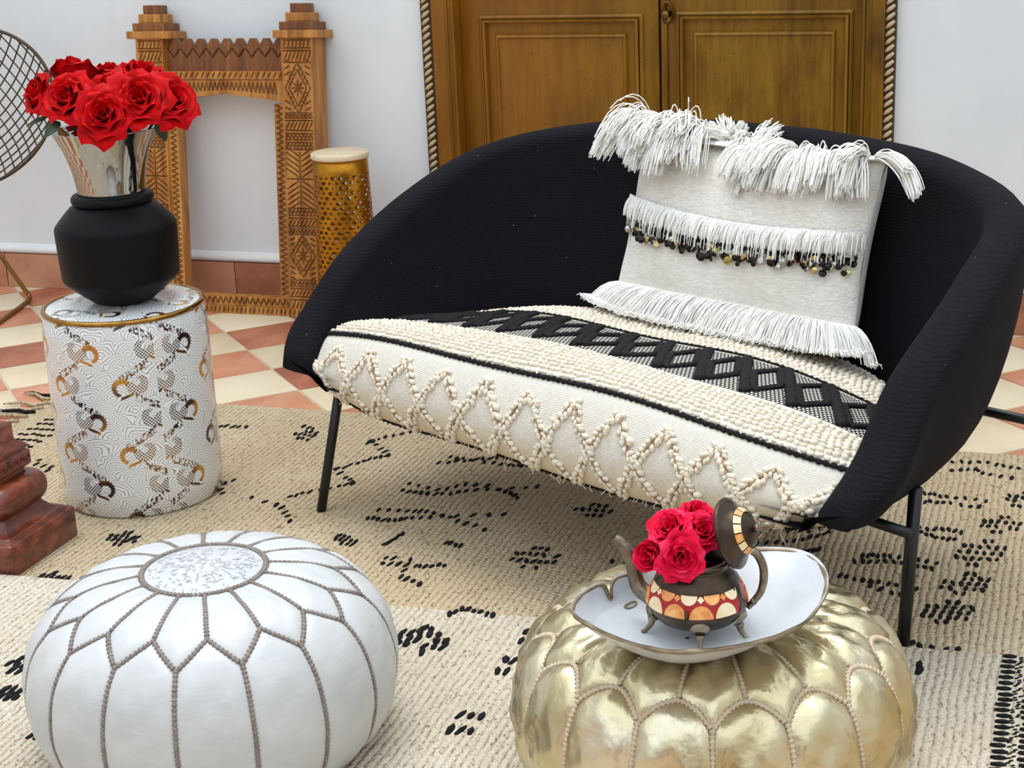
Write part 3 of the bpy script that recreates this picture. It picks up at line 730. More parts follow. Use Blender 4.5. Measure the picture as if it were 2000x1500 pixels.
m = MB(); cl = []                                # bottom fringe, fanned out on the seat
for c_ in range(120):
    u = -1+2*(c_+.5)/120
    for s_ in range(20):
        uu = max(-1, min(1, u+random.uniform(-.01, .01))); d = front_d(uu, .07)
        base = PP(uu, .075, d*random.uniform(.6, 1.0)+.002)
        out = (1.6*(abs(u)**4)) if u > 0 else -3.4*abs(u)**3
        d0 = np.array([out+.10*math.sin(c_*.9)+random.gauss(0, .10), -1.0+.3*abs(u)**4, .18+random.gauss(0, .12)])
        st = strand(m, base, d0, random.uniform(.120, .155)*(1+.35*max(0, -u-.6)), 2.1, seg=7)
        q2 = []
        for q in st:
            zt = .470 if q[1] > -.01 else .40
            zt = .474-.03*max(0, (q[1]-.30))/.3 - (.02 if abs(q[0]) > .45 else 0)
            q = np.array(q); q[2] = max(q[2], zt+random.uniform(0, .012)); q2.append(q)
        cl.append(q2)
add_strands(m, cl, .0016); stuff(m.build('bottom_fringe', 'fringe', pil, recalc=False))
sq = {}
for kk in ('sequin_dark', 'sequin_silver', 'sequin_gold', 'sequin_red'):
    A = np.linspace(0, 2*PI, 12, endpoint=False)
    q = MB().grid([[(r_*math.cos(a), r_*math.sin(a), z_) for a in A] for r_, z_ in ((.0005, .0014), (.0068, .0005), (.0080, 0), (.0080, -.0009), (.0005, -.0009))], closed_v=True).build('sequin', kk, pil)
    sq[kk] = q.data; bpy.data.objects.remove(q)
for i in range(230):
    u = -.985+1.97*(i+random.random())/230; row = random.choice((0, 0, 1, 1, 2, 2, 3)); v = midv(u)-.130-.030*row-random.uniform(0, .02)
    kk = random.choices(('sequin_dark', 'sequin_silver', 'sequin_gold'), (.62, .27, .11))[0]
    if i == 184: kk = 'sequin_red'
    d = front_d(u, v)+.006+.003*row; p = PP(u, v, d)
    o = link('sequin', sq[kk], None, pil); z = Vector((fa+RNG.normal(0, .30, 3)).tolist()).normalized()
    o.matrix_local = Matrix.Translation(p.tolist()) @ z.to_track_quat('Z', 'Y').to_matrix().to_4x4() @ Matrix.Scale(random.uniform(.85, 1.2), 4)

# ================================================================== POUFS
def pouf(label, loc, mat, smat, R, H, ring, peak, valley, pf, wr, rot, seed, embroidery):
    t = thing('leather_pouf', label, 'pouf', loc, rot, 'round leather poufs')
    NP = 16; D = 2*PI/NP
    prof_ = crom([(r*R, z*H) for r, z in pf], 200); L = np.concatenate([[0], np.cumsum(np.linalg.norm(np.diff(prof_, axis=0), axis=1))]); LT = L[-1]
    def base(th, s):
        r, z = np.interp(s, L, prof_[:, 0]), np.interp(s, L, prof_[:, 1]); return np.array([r*math.cos(th), r*math.sin(th), z])
    def nrm(th, s):
        r0, z0 = np.interp(s-.003, L, prof_[:, 0]), np.interp(s-.003, L, prof_[:, 1]); r1, z1 = np.interp(s+.003, L, prof_[:, 0]), np.interp(s+.003, L, prof_[:, 1])
        dr, dz = r1-r0, z1-z0; l = math.hypot(dr, dz)+1e-9; return np.array([-dz/l*math.cos(th), -dz/l*math.sin(th), dr/l])
    def s_of_r(r): return float(np.interp(r, prof_[:120, 0], L[:120]))
    sr, sp, sv = s_of_r(ring), s_of_r(peak), s_of_r(valley)
    def zz(th):                                   # zigzag: sp at rays, sv midway
        q = abs(((th/D) % 1.0)-.5)*2; return sv+(sp-sv)*(q if embroidery else math.sin(q*PI/2)**.85)
    def patch(th0, th1, fa_, fb_, amp, name, k, n1, n2):
        P = []
        for a in np.linspace(0, 1, n1):
            th = th0+(th1-th0)*a; s0, s1 = fa_(th), fb_(th); row = []
            for b in np.linspace(0, 1, n2):
                s = s0+(s1-s0)*b
                e = (1-abs(2*a-1)**3.2)**.55*(1-abs(2*b-1)**(3.2 if name == 'top_panel' else 6))**.55 if 0 < a < 1 and 0 < b < 1 else 0
                w_ = wr*fbm(th*14+seed, s*38, seed+k*1.3)*e + wr*.5*math.sin(s*260+3*math.sin(th*9+k))*e*max(0, 1-abs(2*b-.3)*2)*.6
                row.append(base(th, s)+nrm(th, s)*(amp*e+w_))
            P.append(row)
        MB().grid(P).build(name, mat, t)
    for k in range(NP):
        patch(k*D, (k+1)*D, lambda th: sr, lambda th: zz(th), pf_amp[0], 'top_panel', k, 13, 15)
        patch((k-.5)*D, (k+.5)*D, lambda th: zz(th), lambda th: LT, pf_amp[1], 'side_panel', k, 15, 26)
    m = MB(); A = np.linspace(0, 2*PI, 48, endpoint=False)
    m.grid([[base(a, s)+nrm(a, s)*.006*(1-(s/sr)**2) for a in A] for s in np.linspace(.001, sr, 8)], closed_v=True); med = m.build('medallion', mat, t)
    if embroidery:
        e = MB()
        for i in range(230):
            rr = sr*.90*math.sqrt(random.random()); a = random.uniform(0, 2*PI); p = base(a, rr)+np.array([0, 0, .0075*(1-(rr/sr)**2)+.0006])
            q = a+(PI/2 if i % 3 == 0 else 0)+random.uniform(-.5, .5); l = random.uniform(.003, .006); d = np.array([math.cos(q)*l, math.sin(q)*l, 0])
            e.tube([p-d, p+d*.2, p+d], .0007, 4)
        stuff(e.build('embroidery', 'silk_stitch', med))
    def seam(fn, n, r=.0036):
        r *= 1.12 if embroidery else 1.2
        pts = np.array([fn(f) for f in np.linspace(0, 1, 60)]); th, s = pts[:, 0], pts[:, 1]
        C3 = np.array([base(a, b)+nrm(a, b)*.0016 for a, b in pts]); Lc = np.concatenate([[0], np.cumsum(np.linalg.norm(np.diff(C3, axis=0), axis=1))])
        k = max(3, int(Lc[-1]/.0072)); m = MB(); m.tube(C3[::3], r*.75, 5)
        for l in np.linspace(0, Lc[-1], k):
            f = np.interp(l, Lc, np.arange(60)); i = min(int(f), 58); p = C3[i]+(C3[i+1]-C3[i])*(f-i); n_ = nrm(th[i], s[i])
            m.ball(p, (r*.74, r*1.35, r*1.05), rot=orient(n_, C3[i+1]-C3[i]))
        m.build('stitched_seam', smat, t)
    for k in range(NP):
        th = k*D; seam(lambda f: (th, sr+(sp-sr)*f), 0)
        seam(lambda f: (th+(f-.5)*D, zz(th+(f-.5)*D)), 0, .0038)
        seam(lambda f: (th+D/2, sv+(LT-sv)*f), 0, .0036)
    seam(lambda f: (f*2*PI, sr), 0, .0042)
    return t
PF = [(.0, 1.02), (.2, 1.015), (.36, .995), (.55, .965), (.72, .905), (.86, .80), (.955, .66), (1.0, .47), (.985, .29), (.92, .13), (.80, .02), (.62, 0.0)]
pf_amp = (.0055, .0075)
pouf('round white leather pouf with grey stitched seams in front of the drum stool', (-1.362, 2.238, .010), 'white_leather', 'stitch', .312, .315, .105, .218, .262, PF, .0016, math.radians(-60.5), 3, True)
PF2 = [(.0, 1.0), (.2, 1.0), (.45, .99), (.66, .965), (.80, .905), (.90, .81), (.965, .68), (1.0, .50), (.985, .30), (.93, .13), (.82, .02), (.62, 0.0)]
pf_amp = (.014, .013)
GP = np.array([-.508, 2.330, .010]); GH = .295
pouf('round metallic gold leather pouf carrying the white bowl', GP.tolist(), 'gold_leather', 'gold_stitch', .310, GH, .107, .250, .281, PF2, .0048, math.radians(-66), 8, False)

# ------------------------------------------------------------------ bowl on the gold pouf
BZ = GP[2]+GH+.012
rim_px = [(1118, 1192), (1126, 1172), (1150, 1152), (1178, 1142), (1193, 1168), (1200, 1132), (1240, 1118), (1320, 1094), (1410, 1080), (1490, 1074), (1552, 1078), (1592, 1096), (1612, 1130), (1604, 1172), (1570, 1214), (1515, 1242), (1450, 1258), (1380, 1268), (1300, 1270), (1220, 1250), (1160, 1224), (1130, 1206)]
rz = [.022+q for q in [.052, .052, .052, .050, .026, .052, .052, .054, .058, .062, .064, .064, .062, .058, .054, .051, .049, .048, .047, .048, .050, .051]]
RP = np.array([onz(px, py, BZ+h) for (px, py), h in zip(rim_px, rz)])
ctr = np.array([*RP[:, :2].mean(0), BZ]); bowl = thing('ceramic_bowl', 'irregular white clay bowl with bronze rim standing on the gold pouf', 'bowl', ctr.tolist())
RL = RP-ctr; RL = crom(np.vstack([RL, RL[:1]]), 133)[:-1]
_k = 31; _pad = np.vstack([RL[-_k:], RL, RL[:_k]]); RS = np.array([_pad[i:i+2*_k+1].mean(0) for i in range(len(RL))])
RS[:, :2] *= (np.linalg.norm(RL[:, :2], axis=1).mean()/np.linalg.norm(RS[:, :2], axis=1).mean())
RS = RL*.35+RS*.65
def bowl_layer(inner):
    S_ = []; fs_ = list(np.linspace(1, .02, 26)) if inner else [1.02, .99, .93, .84, .72, .6, .48, .34, .02]
    for f in fs_:
        h = (f**3.0 if inner else max(0, (f-.42)/.58)**1.35); bl_ = min(max((f-.80)/.20, 0), 1)**1.5; RB = RS+(RL-RS)*bl_
        row = [(p[0]*f, p[1]*f, (p[2]-.008)*h+.008 if inner else p[2]*h) for p in RB]
        S_.append(row)
    return S_
inn, outr = bowl_layer(True), bowl_layer(False)
m = MB().grid(inn, closed_v=True); 
def pix(P):
    d = np.asarray(P)-CAMP; k_ = d@_f; return np.stack([1000+CAM_F*(d@_r)/k_, 750-CAM_F*(d@_u)/k_], -1)
_pi = pix(np.array(inn).reshape(-1, 3)+ctr); hole = np.array(inn).reshape(-1, 3)[np.argmin(np.hypot(_pi[:, 0]-1228, _pi[:, 1]-1183))]
NB = len(RL); hi_ = int(np.argmin(np.hypot(_pi[:, 0]-1228, _pi[:, 1]-1183))); hrow, hcol = hi_//NB, hi_ % NB
drop = {(hrow, (hcol+q) % NB) for q in (-2, -1, 0, 1)}
m.f = [f for i, f in enumerate(m.f) if (i//NB, i % NB) not in drop]
m.build('inside', 'bowl_white', bowl)
m = MB().grid(outr, closed_v=True); m.build('outside', 'bowl_white', bowl)
MB().tube([(p[0]*1.008, p[1]*1.008, p[2]-.001) for p in RL], [.0033+.0007*math.sin(i*.37)+.0005*math.sin(i*1.1) for i in range(len(RL))], 8, closed=True).build('rim', 'bowl_rim', bowl)
IN3 = np.array(inn)
def in_s(rw, cl_):
    i, j = int(math.floor(rw)), int(math.floor(cl_)); f, g = rw-i, cl_-j
    return (IN3[i, j % NB]*(1-g)+IN3[i, (j+1) % NB]*g)*(1-f)+(IN3[i+1, j % NB]*(1-g)+IN3[i+1, (j+1) % NB]*g)*f
MB().tube([in_s(hrow+.5+.62*math.cos(a), hcol+2.3*math.sin(a))+np.array([0, 0, .0004]) for a in np.linspace(0, 2*PI, 24, endpoint=False)], .0016, 6, closed=True).build('hole_edge', 'bowl_rim', bowl)

# ------------------------------------------------------------------ teapot
TC = onz(1362, 1232, BZ+.010); TC[2] = BZ+.0095
ta = YAW+math.radians(-8)
pot = thing('teapot', 'small dark metal teapot with orange bone inlay, lid tipped open, in the bowl', 'teapot', TC.tolist(), ta)
pp = [(.010, .019), (.040, .0205), (.062, .030), (.0735, .044), (.0765, .053)]
MB().lathe(pp+[(.0770, .0555)], 56).build('body', 'pot_dark', pot)
band = [(.0765, .0545), (.0742, .066), (.0690, .078), (.0625, .0875)]
MB().lathe(band, 56).build('enamel_band', 'red_enamel', pot)
MB().lathe([(.0640, .0865), (.0630, .0900), (.0520, .1010), (.0460, .1075), (.0440, .1130), (.0480, .1155), (.0500, .1195), (.0480, .1225), (.0430, .1225), (.0425, .100)], 56).build('shoulder', 'pot_dark', pot)
bl = np.concatenate([[0], np.cumsum(np.linalg.norm(np.diff(np.array(band), axis=0), axis=1))]); BLH = bl[-1]
def band_pt(a, h, off):
    h = min(max(h, 0), BLH); r, z = np.interp(h, bl, [q[0] for q in band]), np.interp(h, bl, [q[1] for q in band]); r += off*.85; z += off*.5
    return (r*math.cos(a), r*math.sin(a), z)
def inlay(poly, mat, off=.0014):                # polygon in (angle, height) fanned on the band
    c_ = np.mean(poly, axis=0); n = len(poly); V = [band_pt(*c_, off)]+[band_pt(a, h, off) for a, h in poly]+[band_pt(a, h, -.001) for a, h in poly]
    F = [(0, 1+i, 1+(i+1) % n) for i in range(n)]+[(1+i, 1+n+i, 1+n+(i+1) % n, 1+(i+1) % n) for i in range(n)]
    MB().add(V, F).build('bone_inlay', mat, pot, smooth=False)
NI = 12
for k in range(NI):
    a0 = k*2*PI/NI+.1; hw_ = PI/NI*.90
    if k in (11, 5): 
        continue
    inlay([(a0+hw_*math.cos(q), .0008+.0205*math.sin(q)) for q in np.linspace(0, PI, 12)]+[(a0+hw_*q, .0008) for q in np.linspace(-.8, .8, 7)], ('bone_orange', 'bone_cream', 'bone_orange')[k % 3])
    a1 = a0+PI/NI; inlay([(a1+hw_*.80*math.cos(q), BLH-.0006-.0145*math.sin(q)) for q in np.linspace(0, PI, 10)]+[(a1+hw_*.8*q, BLH-.0006) for q in np.linspace(-.8, .8, 6)], ('bone_cream', 'bone_orange')[k % 2])
    for sx in (0,):
        inlay([(a0+sx, .0245), (a0+.075, BLH-.0065), (a0, BLH-.0008), (a0-.075, BLH-.0065)], 'bone_cream' if k % 2 else 'bone_orange')
for a_ in (.1+11*2*PI/NI, .1+5*2*PI/NI):
    inlay([(a_-.16, 0), (a_+.16, 0), (a_+.16, BLH), (a_-.16, BLH)], 'pot_dark', .0018)
m = MB(); sp_ = crom([(-.066, .012, .048), (-.088, .020, .062), (-.096, .026, .088), (-.103, .030, .112), (-.116, .034, .130), (-.124, .036, .136)], 16)
m.tube(sp_, np.linspace(.0145, .0068, 16), 12, caps=False); m.build('spout', 'pot_silver', pot)
hd = crom([(.045, -.004, .112), (.052, -.005, .128), (.068, -.006, .138), (.086, -.007, .134), (.097, -.008, .115), (.099, -.008, .092), (.094, -.008, .070), (.082, -.007, .052), (.076, -.006, .044)], 30)
MB().tube(hd, np.interp(np.linspace(0, 1, 30), [0, .3, .6, 1], [.0048, .0062, .0066, .0045]), 10).ball((.084, -.009, .055), (.006, .006, .006), sub=2).build('handle', 'pot_silver', pot)
m = MB(); lt = math.radians(70)                 # lid, hinged at the handle side and tipped right back
LP = [(.0, -.004), (.040, -.002), (.050, .0), (.051, .003), (.046, .006), (.037, .012), (.033, .020)]
lid = bpy.data.objects.new('lid', None); COL.objects.link(lid); lid.parent = pot; lid.scale = (1.06, 1.06, 1.06)
lid.location = (.050, .006, .158); lid.rotation_euler = (0, lt, math.radians(-20))
MB().lathe(LP, 44).build('lid_body', 'pot_dark', lid)
MB().lathe([(.0335, .019), (.0305, .0235), (.0255, .0285), (.0205, .031)], 40).build('lid_band_bed', 'pot_dark', lid)
for k in range(14):
    a0, a1 = k*2*PI/14+.03, (k+1)*2*PI/14-.03
    P = [[(r*math.cos(a), r*math.sin(a), z) for r, z in ((.0335, .0215), (.0310, .0255), (.0265, .0300))] for a in np.linspace(a0, a1, 4)]
    MB().grid(P).build('bone_inlay', ('bone_orange', 'bone_cream', 'bone_orange', 'bone_cream', 'bone_cream')[k % 5], lid)
MB().lathe([(.026, .0285), (.020, .033), (.010, .036), (.0, .037)], 32).build('lid_crown', 'pot_dark', lid)
MB().tube([(0, 0, .036), (0, 0, .043), (.001, 0, .048), (0, 0, .054), (-.001, 0, .060), (.0, 0, .068)], [.004, .0075, .0045, .0085, .005, .0018], 10).ball((0, 0, .047), (.011, .005, .003)).ball((0, .004, .058), (.004, .009, .003)).build('finial', 'pot_silver', lid)
MB().tube([(.046, .0, .118), (.052, .001, .128), (.052, .002, .140)], [.006, .005, .004], 8).ball((.050, .001, .124), (.008, .009, .006), sub=2).build('hinge', 'pot_silver', pot)
for k, a in enumerate((-PI/2+.08, -PI+.15, -.38, PI/2+.1)):
    f = MB(); d = np.array([math.cos(a), math.sin(a), 0]); tt = np.array([-math.sin(a), math.cos(a), 0])
    A = np.linspace(0, 2*PI, 14, endpoint=False)
    cz = .036; cr = .0715
    f.grid([[d*(cr+y_+.0015-(.010*max(0, -math.sin(q))))+tt*.0150*s_*math.cos(q)+np.array([0, 0, cz+.0135*s_*math.sin(q)]) for q in A] for s_, y_ in ((1, -.004), (1, .001), (.7, .0035), (.05, .004))], closed_v=True)
    f.tube(crom([d*.068+np.array([0, 0, .027]), d*.070+np.array([0, 0, .016]), d*.077+np.array([0, 0, .007]), d*.084+np.array([0, 0, .0026])], 9), [.0072, .0062, .0050, .0042, .0037, .0033, .0032, .0038, .0034], 8)
    f.build('foot', 'pot_silver', pot)
MB().tube([np.array((math.cos(-1.75)*.0785, math.sin(-1.75)*.0785, .056)), np.array((math.cos(-1.75)*.0782, math.sin(-1.75)*.0782, .068))], .0032, 6).build('clasp', 'pot_dark', pot)

# ================================================================== ROSES
def petal_grid(R, H, r, h, flare, span, az, seed, n1=13, n2=12):
    rg = np.random.default_rng(seed); P = []; tipx = rg.uniform(-.25, .25); wav = rg.uniform(.02, .05)
    for i in np.linspace(-1, 1, n1):
        row = []
        for j in np.linspace(0, 1, n2):
            wd = (math.sin(PI*(.10+.66*j)))**.7*math.sqrt(max(0.05, 1-.80*max(0, (j-.66)/.34)**2.4))
            ph = az+i*span/2*wd
            rad = r*(.16+.84*min(1, (j/.62))**.75)
            fl = flare*max(0, (j-.55)/.45)**1.6*(1+.35*i*i)
            edge = 1-.16*abs(i-tipx)**2.2*j+wav*math.sin(i*4+seed)*j
            z = h*(j*edge)-fl*R*.42*max(0, (j-.7)/.3)
            rad += fl*R+.05*R*(abs(i)**3)*j*(1 if rg.random() > -1 else 0)
            row.append((rad*math.cos(ph), rad*math.sin(ph), z))
        P.append(row)
    return P
def rose_meshes(mat, R, H, N, opened, seed):
    out = []; az = 0.0
    for k in range(N):
        t = k/(N-1); az += 2.39996
        r = R*(.07+.70*t**.9); h = H*(.98-.10*(1-t)*.3-.34*t**2.2); fl = opened*(.04+.48*t**1.7); sp = 4.2-2.4*t
        q = MB().grid(petal_grid(R, H, r, h, fl, sp, az, seed*100+k)).build('petal', mat, None, recalc=False); out.append(q.data); bpy.data.objects.remove(q)
    return out
def calyx(R, H, L):
    m = MB().lathe([(.001, -.02*1), (R*.16, -.012), (R*.26, 0.0), (R*.30, R*.14)], 10)
    for k in range(5):
        a = k*2*PI/5; m.tube([(R*.26*math.cos(a), R*.26*math.sin(a), 0), (R*.55*math.cos(a), R*.55*math.sin(a), -.004), (R*.8*math.cos(a+.1), R*.8*math.sin(a+.1), -.02)], [.006, .006, .001], 5, flat=.3)
    return m
def place_rose(meshes, mat, R, H, p, axis, stem_to, label, group, spin=0.0, sc=1.0):
    z = Vector(axis).normalized(); q = z.to_track_quat('Z', 'Y'); Mx = Matrix.Translation(Vector(p)-z*H*sc*.55) @ q.to_matrix().to_4x4() @ Matrix.Rotation(spin, 4, 'Z') @ Matrix.Scale(sc, 4)
    t = thing('rose', label, 'rose', group=group); t.matrix_world = Mx
    for me in meshes: link('petal', me, None, t)
    calyx(R, H, 0).build('calyx', 'leaf', t)
    if stem_to is not None:
        inv = Mx.inverted(); a = Vector((0, 0, -.012)); b = inv @ Vector(stem_to); mid = a.lerp(b, .45)+Vector((0, 0, -.02))
        MB().tube(crom([a[:], mid[:], b[:]], 10), .0028/sc, 6).build('stem', 'leaf', t)
    return t
# red roses in the vase
VC = np.array([-2.142, 3.292]); VD = depth_of((*VC, .95))
RR, RH = .058, .068
kinds = [rose_meshes('red_rose', RR, RH, 25, .85, 11), rose_meshes('red_rose', RR, RH, 23, .7, 23), rose_meshes('red_rose', RR, RH, 15, .45, 37)]
cdir = -_f*np.array([1, 1, 0]); cdir /= np.linalg.norm(cdir); rdir = np.array([math.cos(YAW), math.sin(YAW), 0])
reds = [  # px, py, towards camera (m), axis right / towards camera / up, kind, scale, label
 (142, 140, -.02, (-.05, -.35, .9), 2, 1.22, 'topmost red rose at the back left of the vase, a dark half-closed bloom'),
 (72, 182, .02, (-.85, .45, .45), 1, .95, 'leftmost red rose of the vase, overlapping the wire chair'),
 (130, 188, .085, (-.30, .75, .60), 0, 1.02, 'red rose in the front left of the vase, above the chrome rim'),
 (201, 224, .125, (.0, .92, .40), 0, 1.06, 'lowest red rose hanging over the front of the chrome vase rim'),
 (213, 172, .045, (.02, .6, .8), 1, .85, 'small red rose deep in the middle of the bouquet'),
 (270, 192, .10, (.18, .82, .55), 0, 1.12, 'big open red rose right of the centre of the bouquet'),
 (335, 192, .05, (.55, .60, .55), 0, 1.05, 'rightmost red rose of the vase, before the carved frame'),
 (278, 146, -.03, (.25, .15, .95), 1, 1.15, 'red rose seen side-on at the back right of the bouquet'),
 (212, 140, -.07, (.05, -.1, 1), 1, .85, 'red rose tucked behind the middle at the back of the bouquet')]
for i, (px, py, d, ax, kd, sc, lab) in enumerate(reds):
    p = at_depth(px, py, VD-d); a = rdir*ax[0]+cdir*ax[1]+np.array([0, 0, ax[2]])
    place_rose(kinds[kd], 'red_rose', RR, RH, p.tolist(), a.tolist(), (VC[0]+.03*math.cos(i*2.1), VC[1]+.03*math.sin(i*2.1), .80), lab, 'red roses in the vase', i*1.1, sc)

# ------------------------------------------------------------------ drum stool and vase
DR, DHH = .192, .485
drum = thing('drum_stool', 'white porcelain drum stool printed with gilt waves and curls, under the black vase', 'stool', (-2.142, 3.285, 0.0), math.radians(-40))
MB().lathe([(DR*.96, .0), (DR, .006), (DR+.003, .06), (DR+.003, .42), (DR-.001, .462), (DR-.006, .474)], 96, uvm=DR).build('body', 'drum', drum)
A = np.linspace(0, 2*PI, 72, endpoint=False)
Q = [[(r_*math.cos(a), r_*math.sin(a), z_) for a in A] for r_, z_ in ((DR-.010, .480), (DR-.02, .484), (DR*.5, .486), (.001, .486))]
UVq = [[(p[0]+.3, p[1]+.31) for p in row] for row in Q]
MB().grid(Q, closed_v=True, uv=UVq).build('top', 'drum', drum)
MB().tube([((DR-.006)*math.cos(a), (DR-.006)*math.sin(a), .478) for a in A], .0065, 8, closed=True).build('gilt_rim', 'gilt', drum)
vase = thing('flower_vase', 'matte black vase with flared chrome neck holding red roses on the drum stool', 'vase', (VC[0], VC[1], .486))
MB().lathe([(.0, .0), (.060, .0), (.074, .006), (.104, .030), (.130, .052), (.1365, .060), (.138, .066), (.1405, .12), (.1425, .176), (.1420, .184), (.139, .190), (.122, .210), (.102, .231), (.090, .238)], 64).build('body', 'black_ceramic', vase)
MB().tube([(.083*math.cos(a), .083*math.sin(a), .249) for a in A], .0135, 14, closed=True).build('neck_ring', 'black_ceramic', vase)
MB().lathe([(.076, .250), (.0785, .258), (.080, .275), (.083, .300), (.089, .330), (.099, .362), (.112, .390), (.122, .410), (.1235, .413), (.120, .411), (.108, .388), (.086, .330), (.077, .275), (.072, .250)], 72).build('chrome_neck', 'chrome', vase)
def rose_leaf(p, d, n, L, W, label, grp):
    d = np.array(d, float); d /= np.linalg.norm(d); n = np.array(n, float); s_ = np.cross(d, n); s_ /= np.linalg.norm(s_)
    n = np.cross(s_, d); P = []
    for i in np.linspace(0, 1, 10):
        wd = W*math.sin(PI*i**.8)**.8; c_ = np.array(p)+d*L*i+n*(-.25*L*i*i)
        P.append([c_+s_*wd*q+n*abs(q)*wd*.35 for q in (-1, -.5, 0, .5, 1)])
    o = MB().grid(P).build('rose_leaf', 'leaf'); tag(o, label, 'leaf', grp)
for px, py, d, dr, L, W, lab in ((308, 232, .04, (.25, .1, -1), .055, .014, 'dark green rose leaf drooping over the right side of the chrome rim'),
                                 (118, 238, .08, (-.5, .4, -.35), .05, .014, 'dark green rose leaf at the left of the chrome rim'),
                                 (160, 243, .09, (.3, .6, -.2), .05, .016, 'dark green rose leaf low at the front left of the bouquet'),
                                 (95, 228, .03, (-1, .1, -.25), .06, .006, 'thin green sepal leaf sticking out left under the roses')):
    p = at_depth(px, py, VD-d); a = rdir*dr[0]+cdir*dr[1]+np.array([0, 0, dr[2]]); rose_leaf(p, a, cdir+np.array([0, 0, .6]), L, W, lab, 'rose leaves in the vase')

# pink roses in the teapot
PR, PRH = .030, .036
pk = [rose_meshes('pink_rose', PR, PRH, 22, .8, 51), rose_meshes('pink_rose', PR, PRH, 21, .7, 63), rose_meshes('pink_rose', PR, PRH, 13, .3, 77)]
TD = depth_of((TC[0], TC[1], TC[2]+.11))
pinks = [
 (1268, 1086, .035, (-.55, .75, .30), 2, 1.05, 'half-open pink rose at the left of the teapot mouth'),
 (1332, 1088, .055, (.02, .95, .25), 0, 1.12, 'open pink rose facing front with a dark heart, in the teapot'),
 (1308, 1030, .005, (-.30, .50, .80), 0, 1.08, 'open pink rose at the upper left of the teapot bouquet'),
 (1374, 1036, .01, (.20, .65, .70), 1, 1.0, 'pink rose beside the tipped teapot lid'),
 (1362, 1000, -.035, (.15, .25, .95), 1, .95, 'topmost pink rose at the back of the teapot')]
for i, (px, py, d, ax, kd, sc, lab) in enumerate(pinks):
    p = at_depth(px, py, TD-d); a = rdir*ax[0]+cdir*ax[1]+np.array([0, 0, ax[2]])
    place_rose(pk[kd], 'pink_rose', PR, PRH, p.tolist(), a.tolist(), (TC[0], TC[1], TC[2]+.06), lab, 'pink roses in the teapot', i*1.3, sc)

# ================================================================== CARVED FRAME
LEANF = math.radians(6.3)
frm = thing('carved_frame', 'carved honey-coloured wooden window frame leaning against the white wall', 'frame', (-2.736, 4.893, FLOOR_Z))
frm.rotation_euler = (-LEANF, 0, 0)
def carved(name, x0, x1, z0, z1, y0, depth, segs, mat='carved_wood', step=.0021, gd=.0048, gw=.0038, parent=None, box=True):
    nx, nz = max(2, int((x1-x0)/step)), max(2, int((z1-z0)/step))
    gx, gz = np.meshgrid(np.linspace(x0, x1, nx), np.linspace(z0, z1, nz), indexing='ij'); D = np.full(gx.shape, 9.0)
    for ax, az_, bx, bz in segs:
        lo, hi = min(ax, bx)-.008, max(ax, bx)+.008; i0, i1 = np.searchsorted(gx[:, 0], [lo, hi]); lo, hi = min(az_, bz)-.008, max(az_, bz)+.008; j0, j1 = np.searchsorted(gz[0], [lo, hi])
        if i1 <= i0 or j1 <= j0: continue
        sx, sz = gx[i0:i1, j0:j1], gz[i0:i1, j0:j1]; dx, dz = bx-ax, bz-az_; L2 = dx*dx+dz*dz+1e-12
        t = np.clip(((sx-ax)*dx+(sz-az_)*dz)/L2, 0, 1); d = np.hypot(sx-ax-t*dx, sz-az_-t*dz)/(.45+.55*np.sin(PI*np.clip(t, .08, .92)))
        D[i0:i1, j0:j1] = np.minimum(D[i0:i1, j0:j1], d)
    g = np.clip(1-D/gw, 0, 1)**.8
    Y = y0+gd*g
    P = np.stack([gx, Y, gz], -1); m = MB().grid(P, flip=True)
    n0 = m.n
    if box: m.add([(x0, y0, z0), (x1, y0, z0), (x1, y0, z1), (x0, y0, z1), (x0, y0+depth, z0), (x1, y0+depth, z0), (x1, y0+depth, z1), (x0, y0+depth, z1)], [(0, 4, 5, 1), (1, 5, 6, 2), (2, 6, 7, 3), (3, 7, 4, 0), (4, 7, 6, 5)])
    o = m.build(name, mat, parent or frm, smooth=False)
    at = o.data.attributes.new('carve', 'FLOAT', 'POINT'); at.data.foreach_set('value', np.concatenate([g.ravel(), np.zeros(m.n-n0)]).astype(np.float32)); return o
def strip(x0, x1, z0, z1, kind):
    s_ = [(x0, z0, x1, z0), (x0, z1, x1, z1)]; n = max(3, int((x1-x0)/.013))
    for i in range(n):
        a, b = x0+(x1-x0)*i/n, x0+(x1-x0)*(i+1)/n
        if kind == 'zig': s_ += [(a, z0+.003, (a+b)/2, z1-.003), ((a+b)/2, z1-.003, b, z0+.003)]
        elif kind == 'hatch': s_.append((a+.002, z0+.004, b+.001, z1-.004))
        else: s_.append((a+.004, z0+.004, a+.008, z1-.004))
    return s_
def diamond(xc, zc, hw_, hh):
    s_ = []
    for f in (1, .72):
        P = [(xc, zc+hh*f), (xc+hw_*f, zc), (xc, zc-hh*f), (xc-hw_*f, zc)]
        s_ += [(*a, *b) for a, b in zip(P, P[1:]+P[:1])]
    for k in range(8): a = k*PI/4; s_.append((xc+.002*math.cos(a), zc+.002*math.sin(a), xc+.024*math.cos(a), zc+.026*math.sin(a)))
    for sx in (-1, 1):
        for sz in (-1, 1):
            for q in (.2, .4, .6, .8):
                x, z = xc+sx*hw_*q*.86, zc+sz*hh*(1-q)*.86; s_.append((x, z, x+sx*.006, z+sz*.010))
            for q in (.5, .75, 1.0): s_.append((xc+sx*hw_*(1.0), zc+sz*hh*q, xc+sx*hw_*(.62), zc+sz*hh*(q+.12)))
    return s_
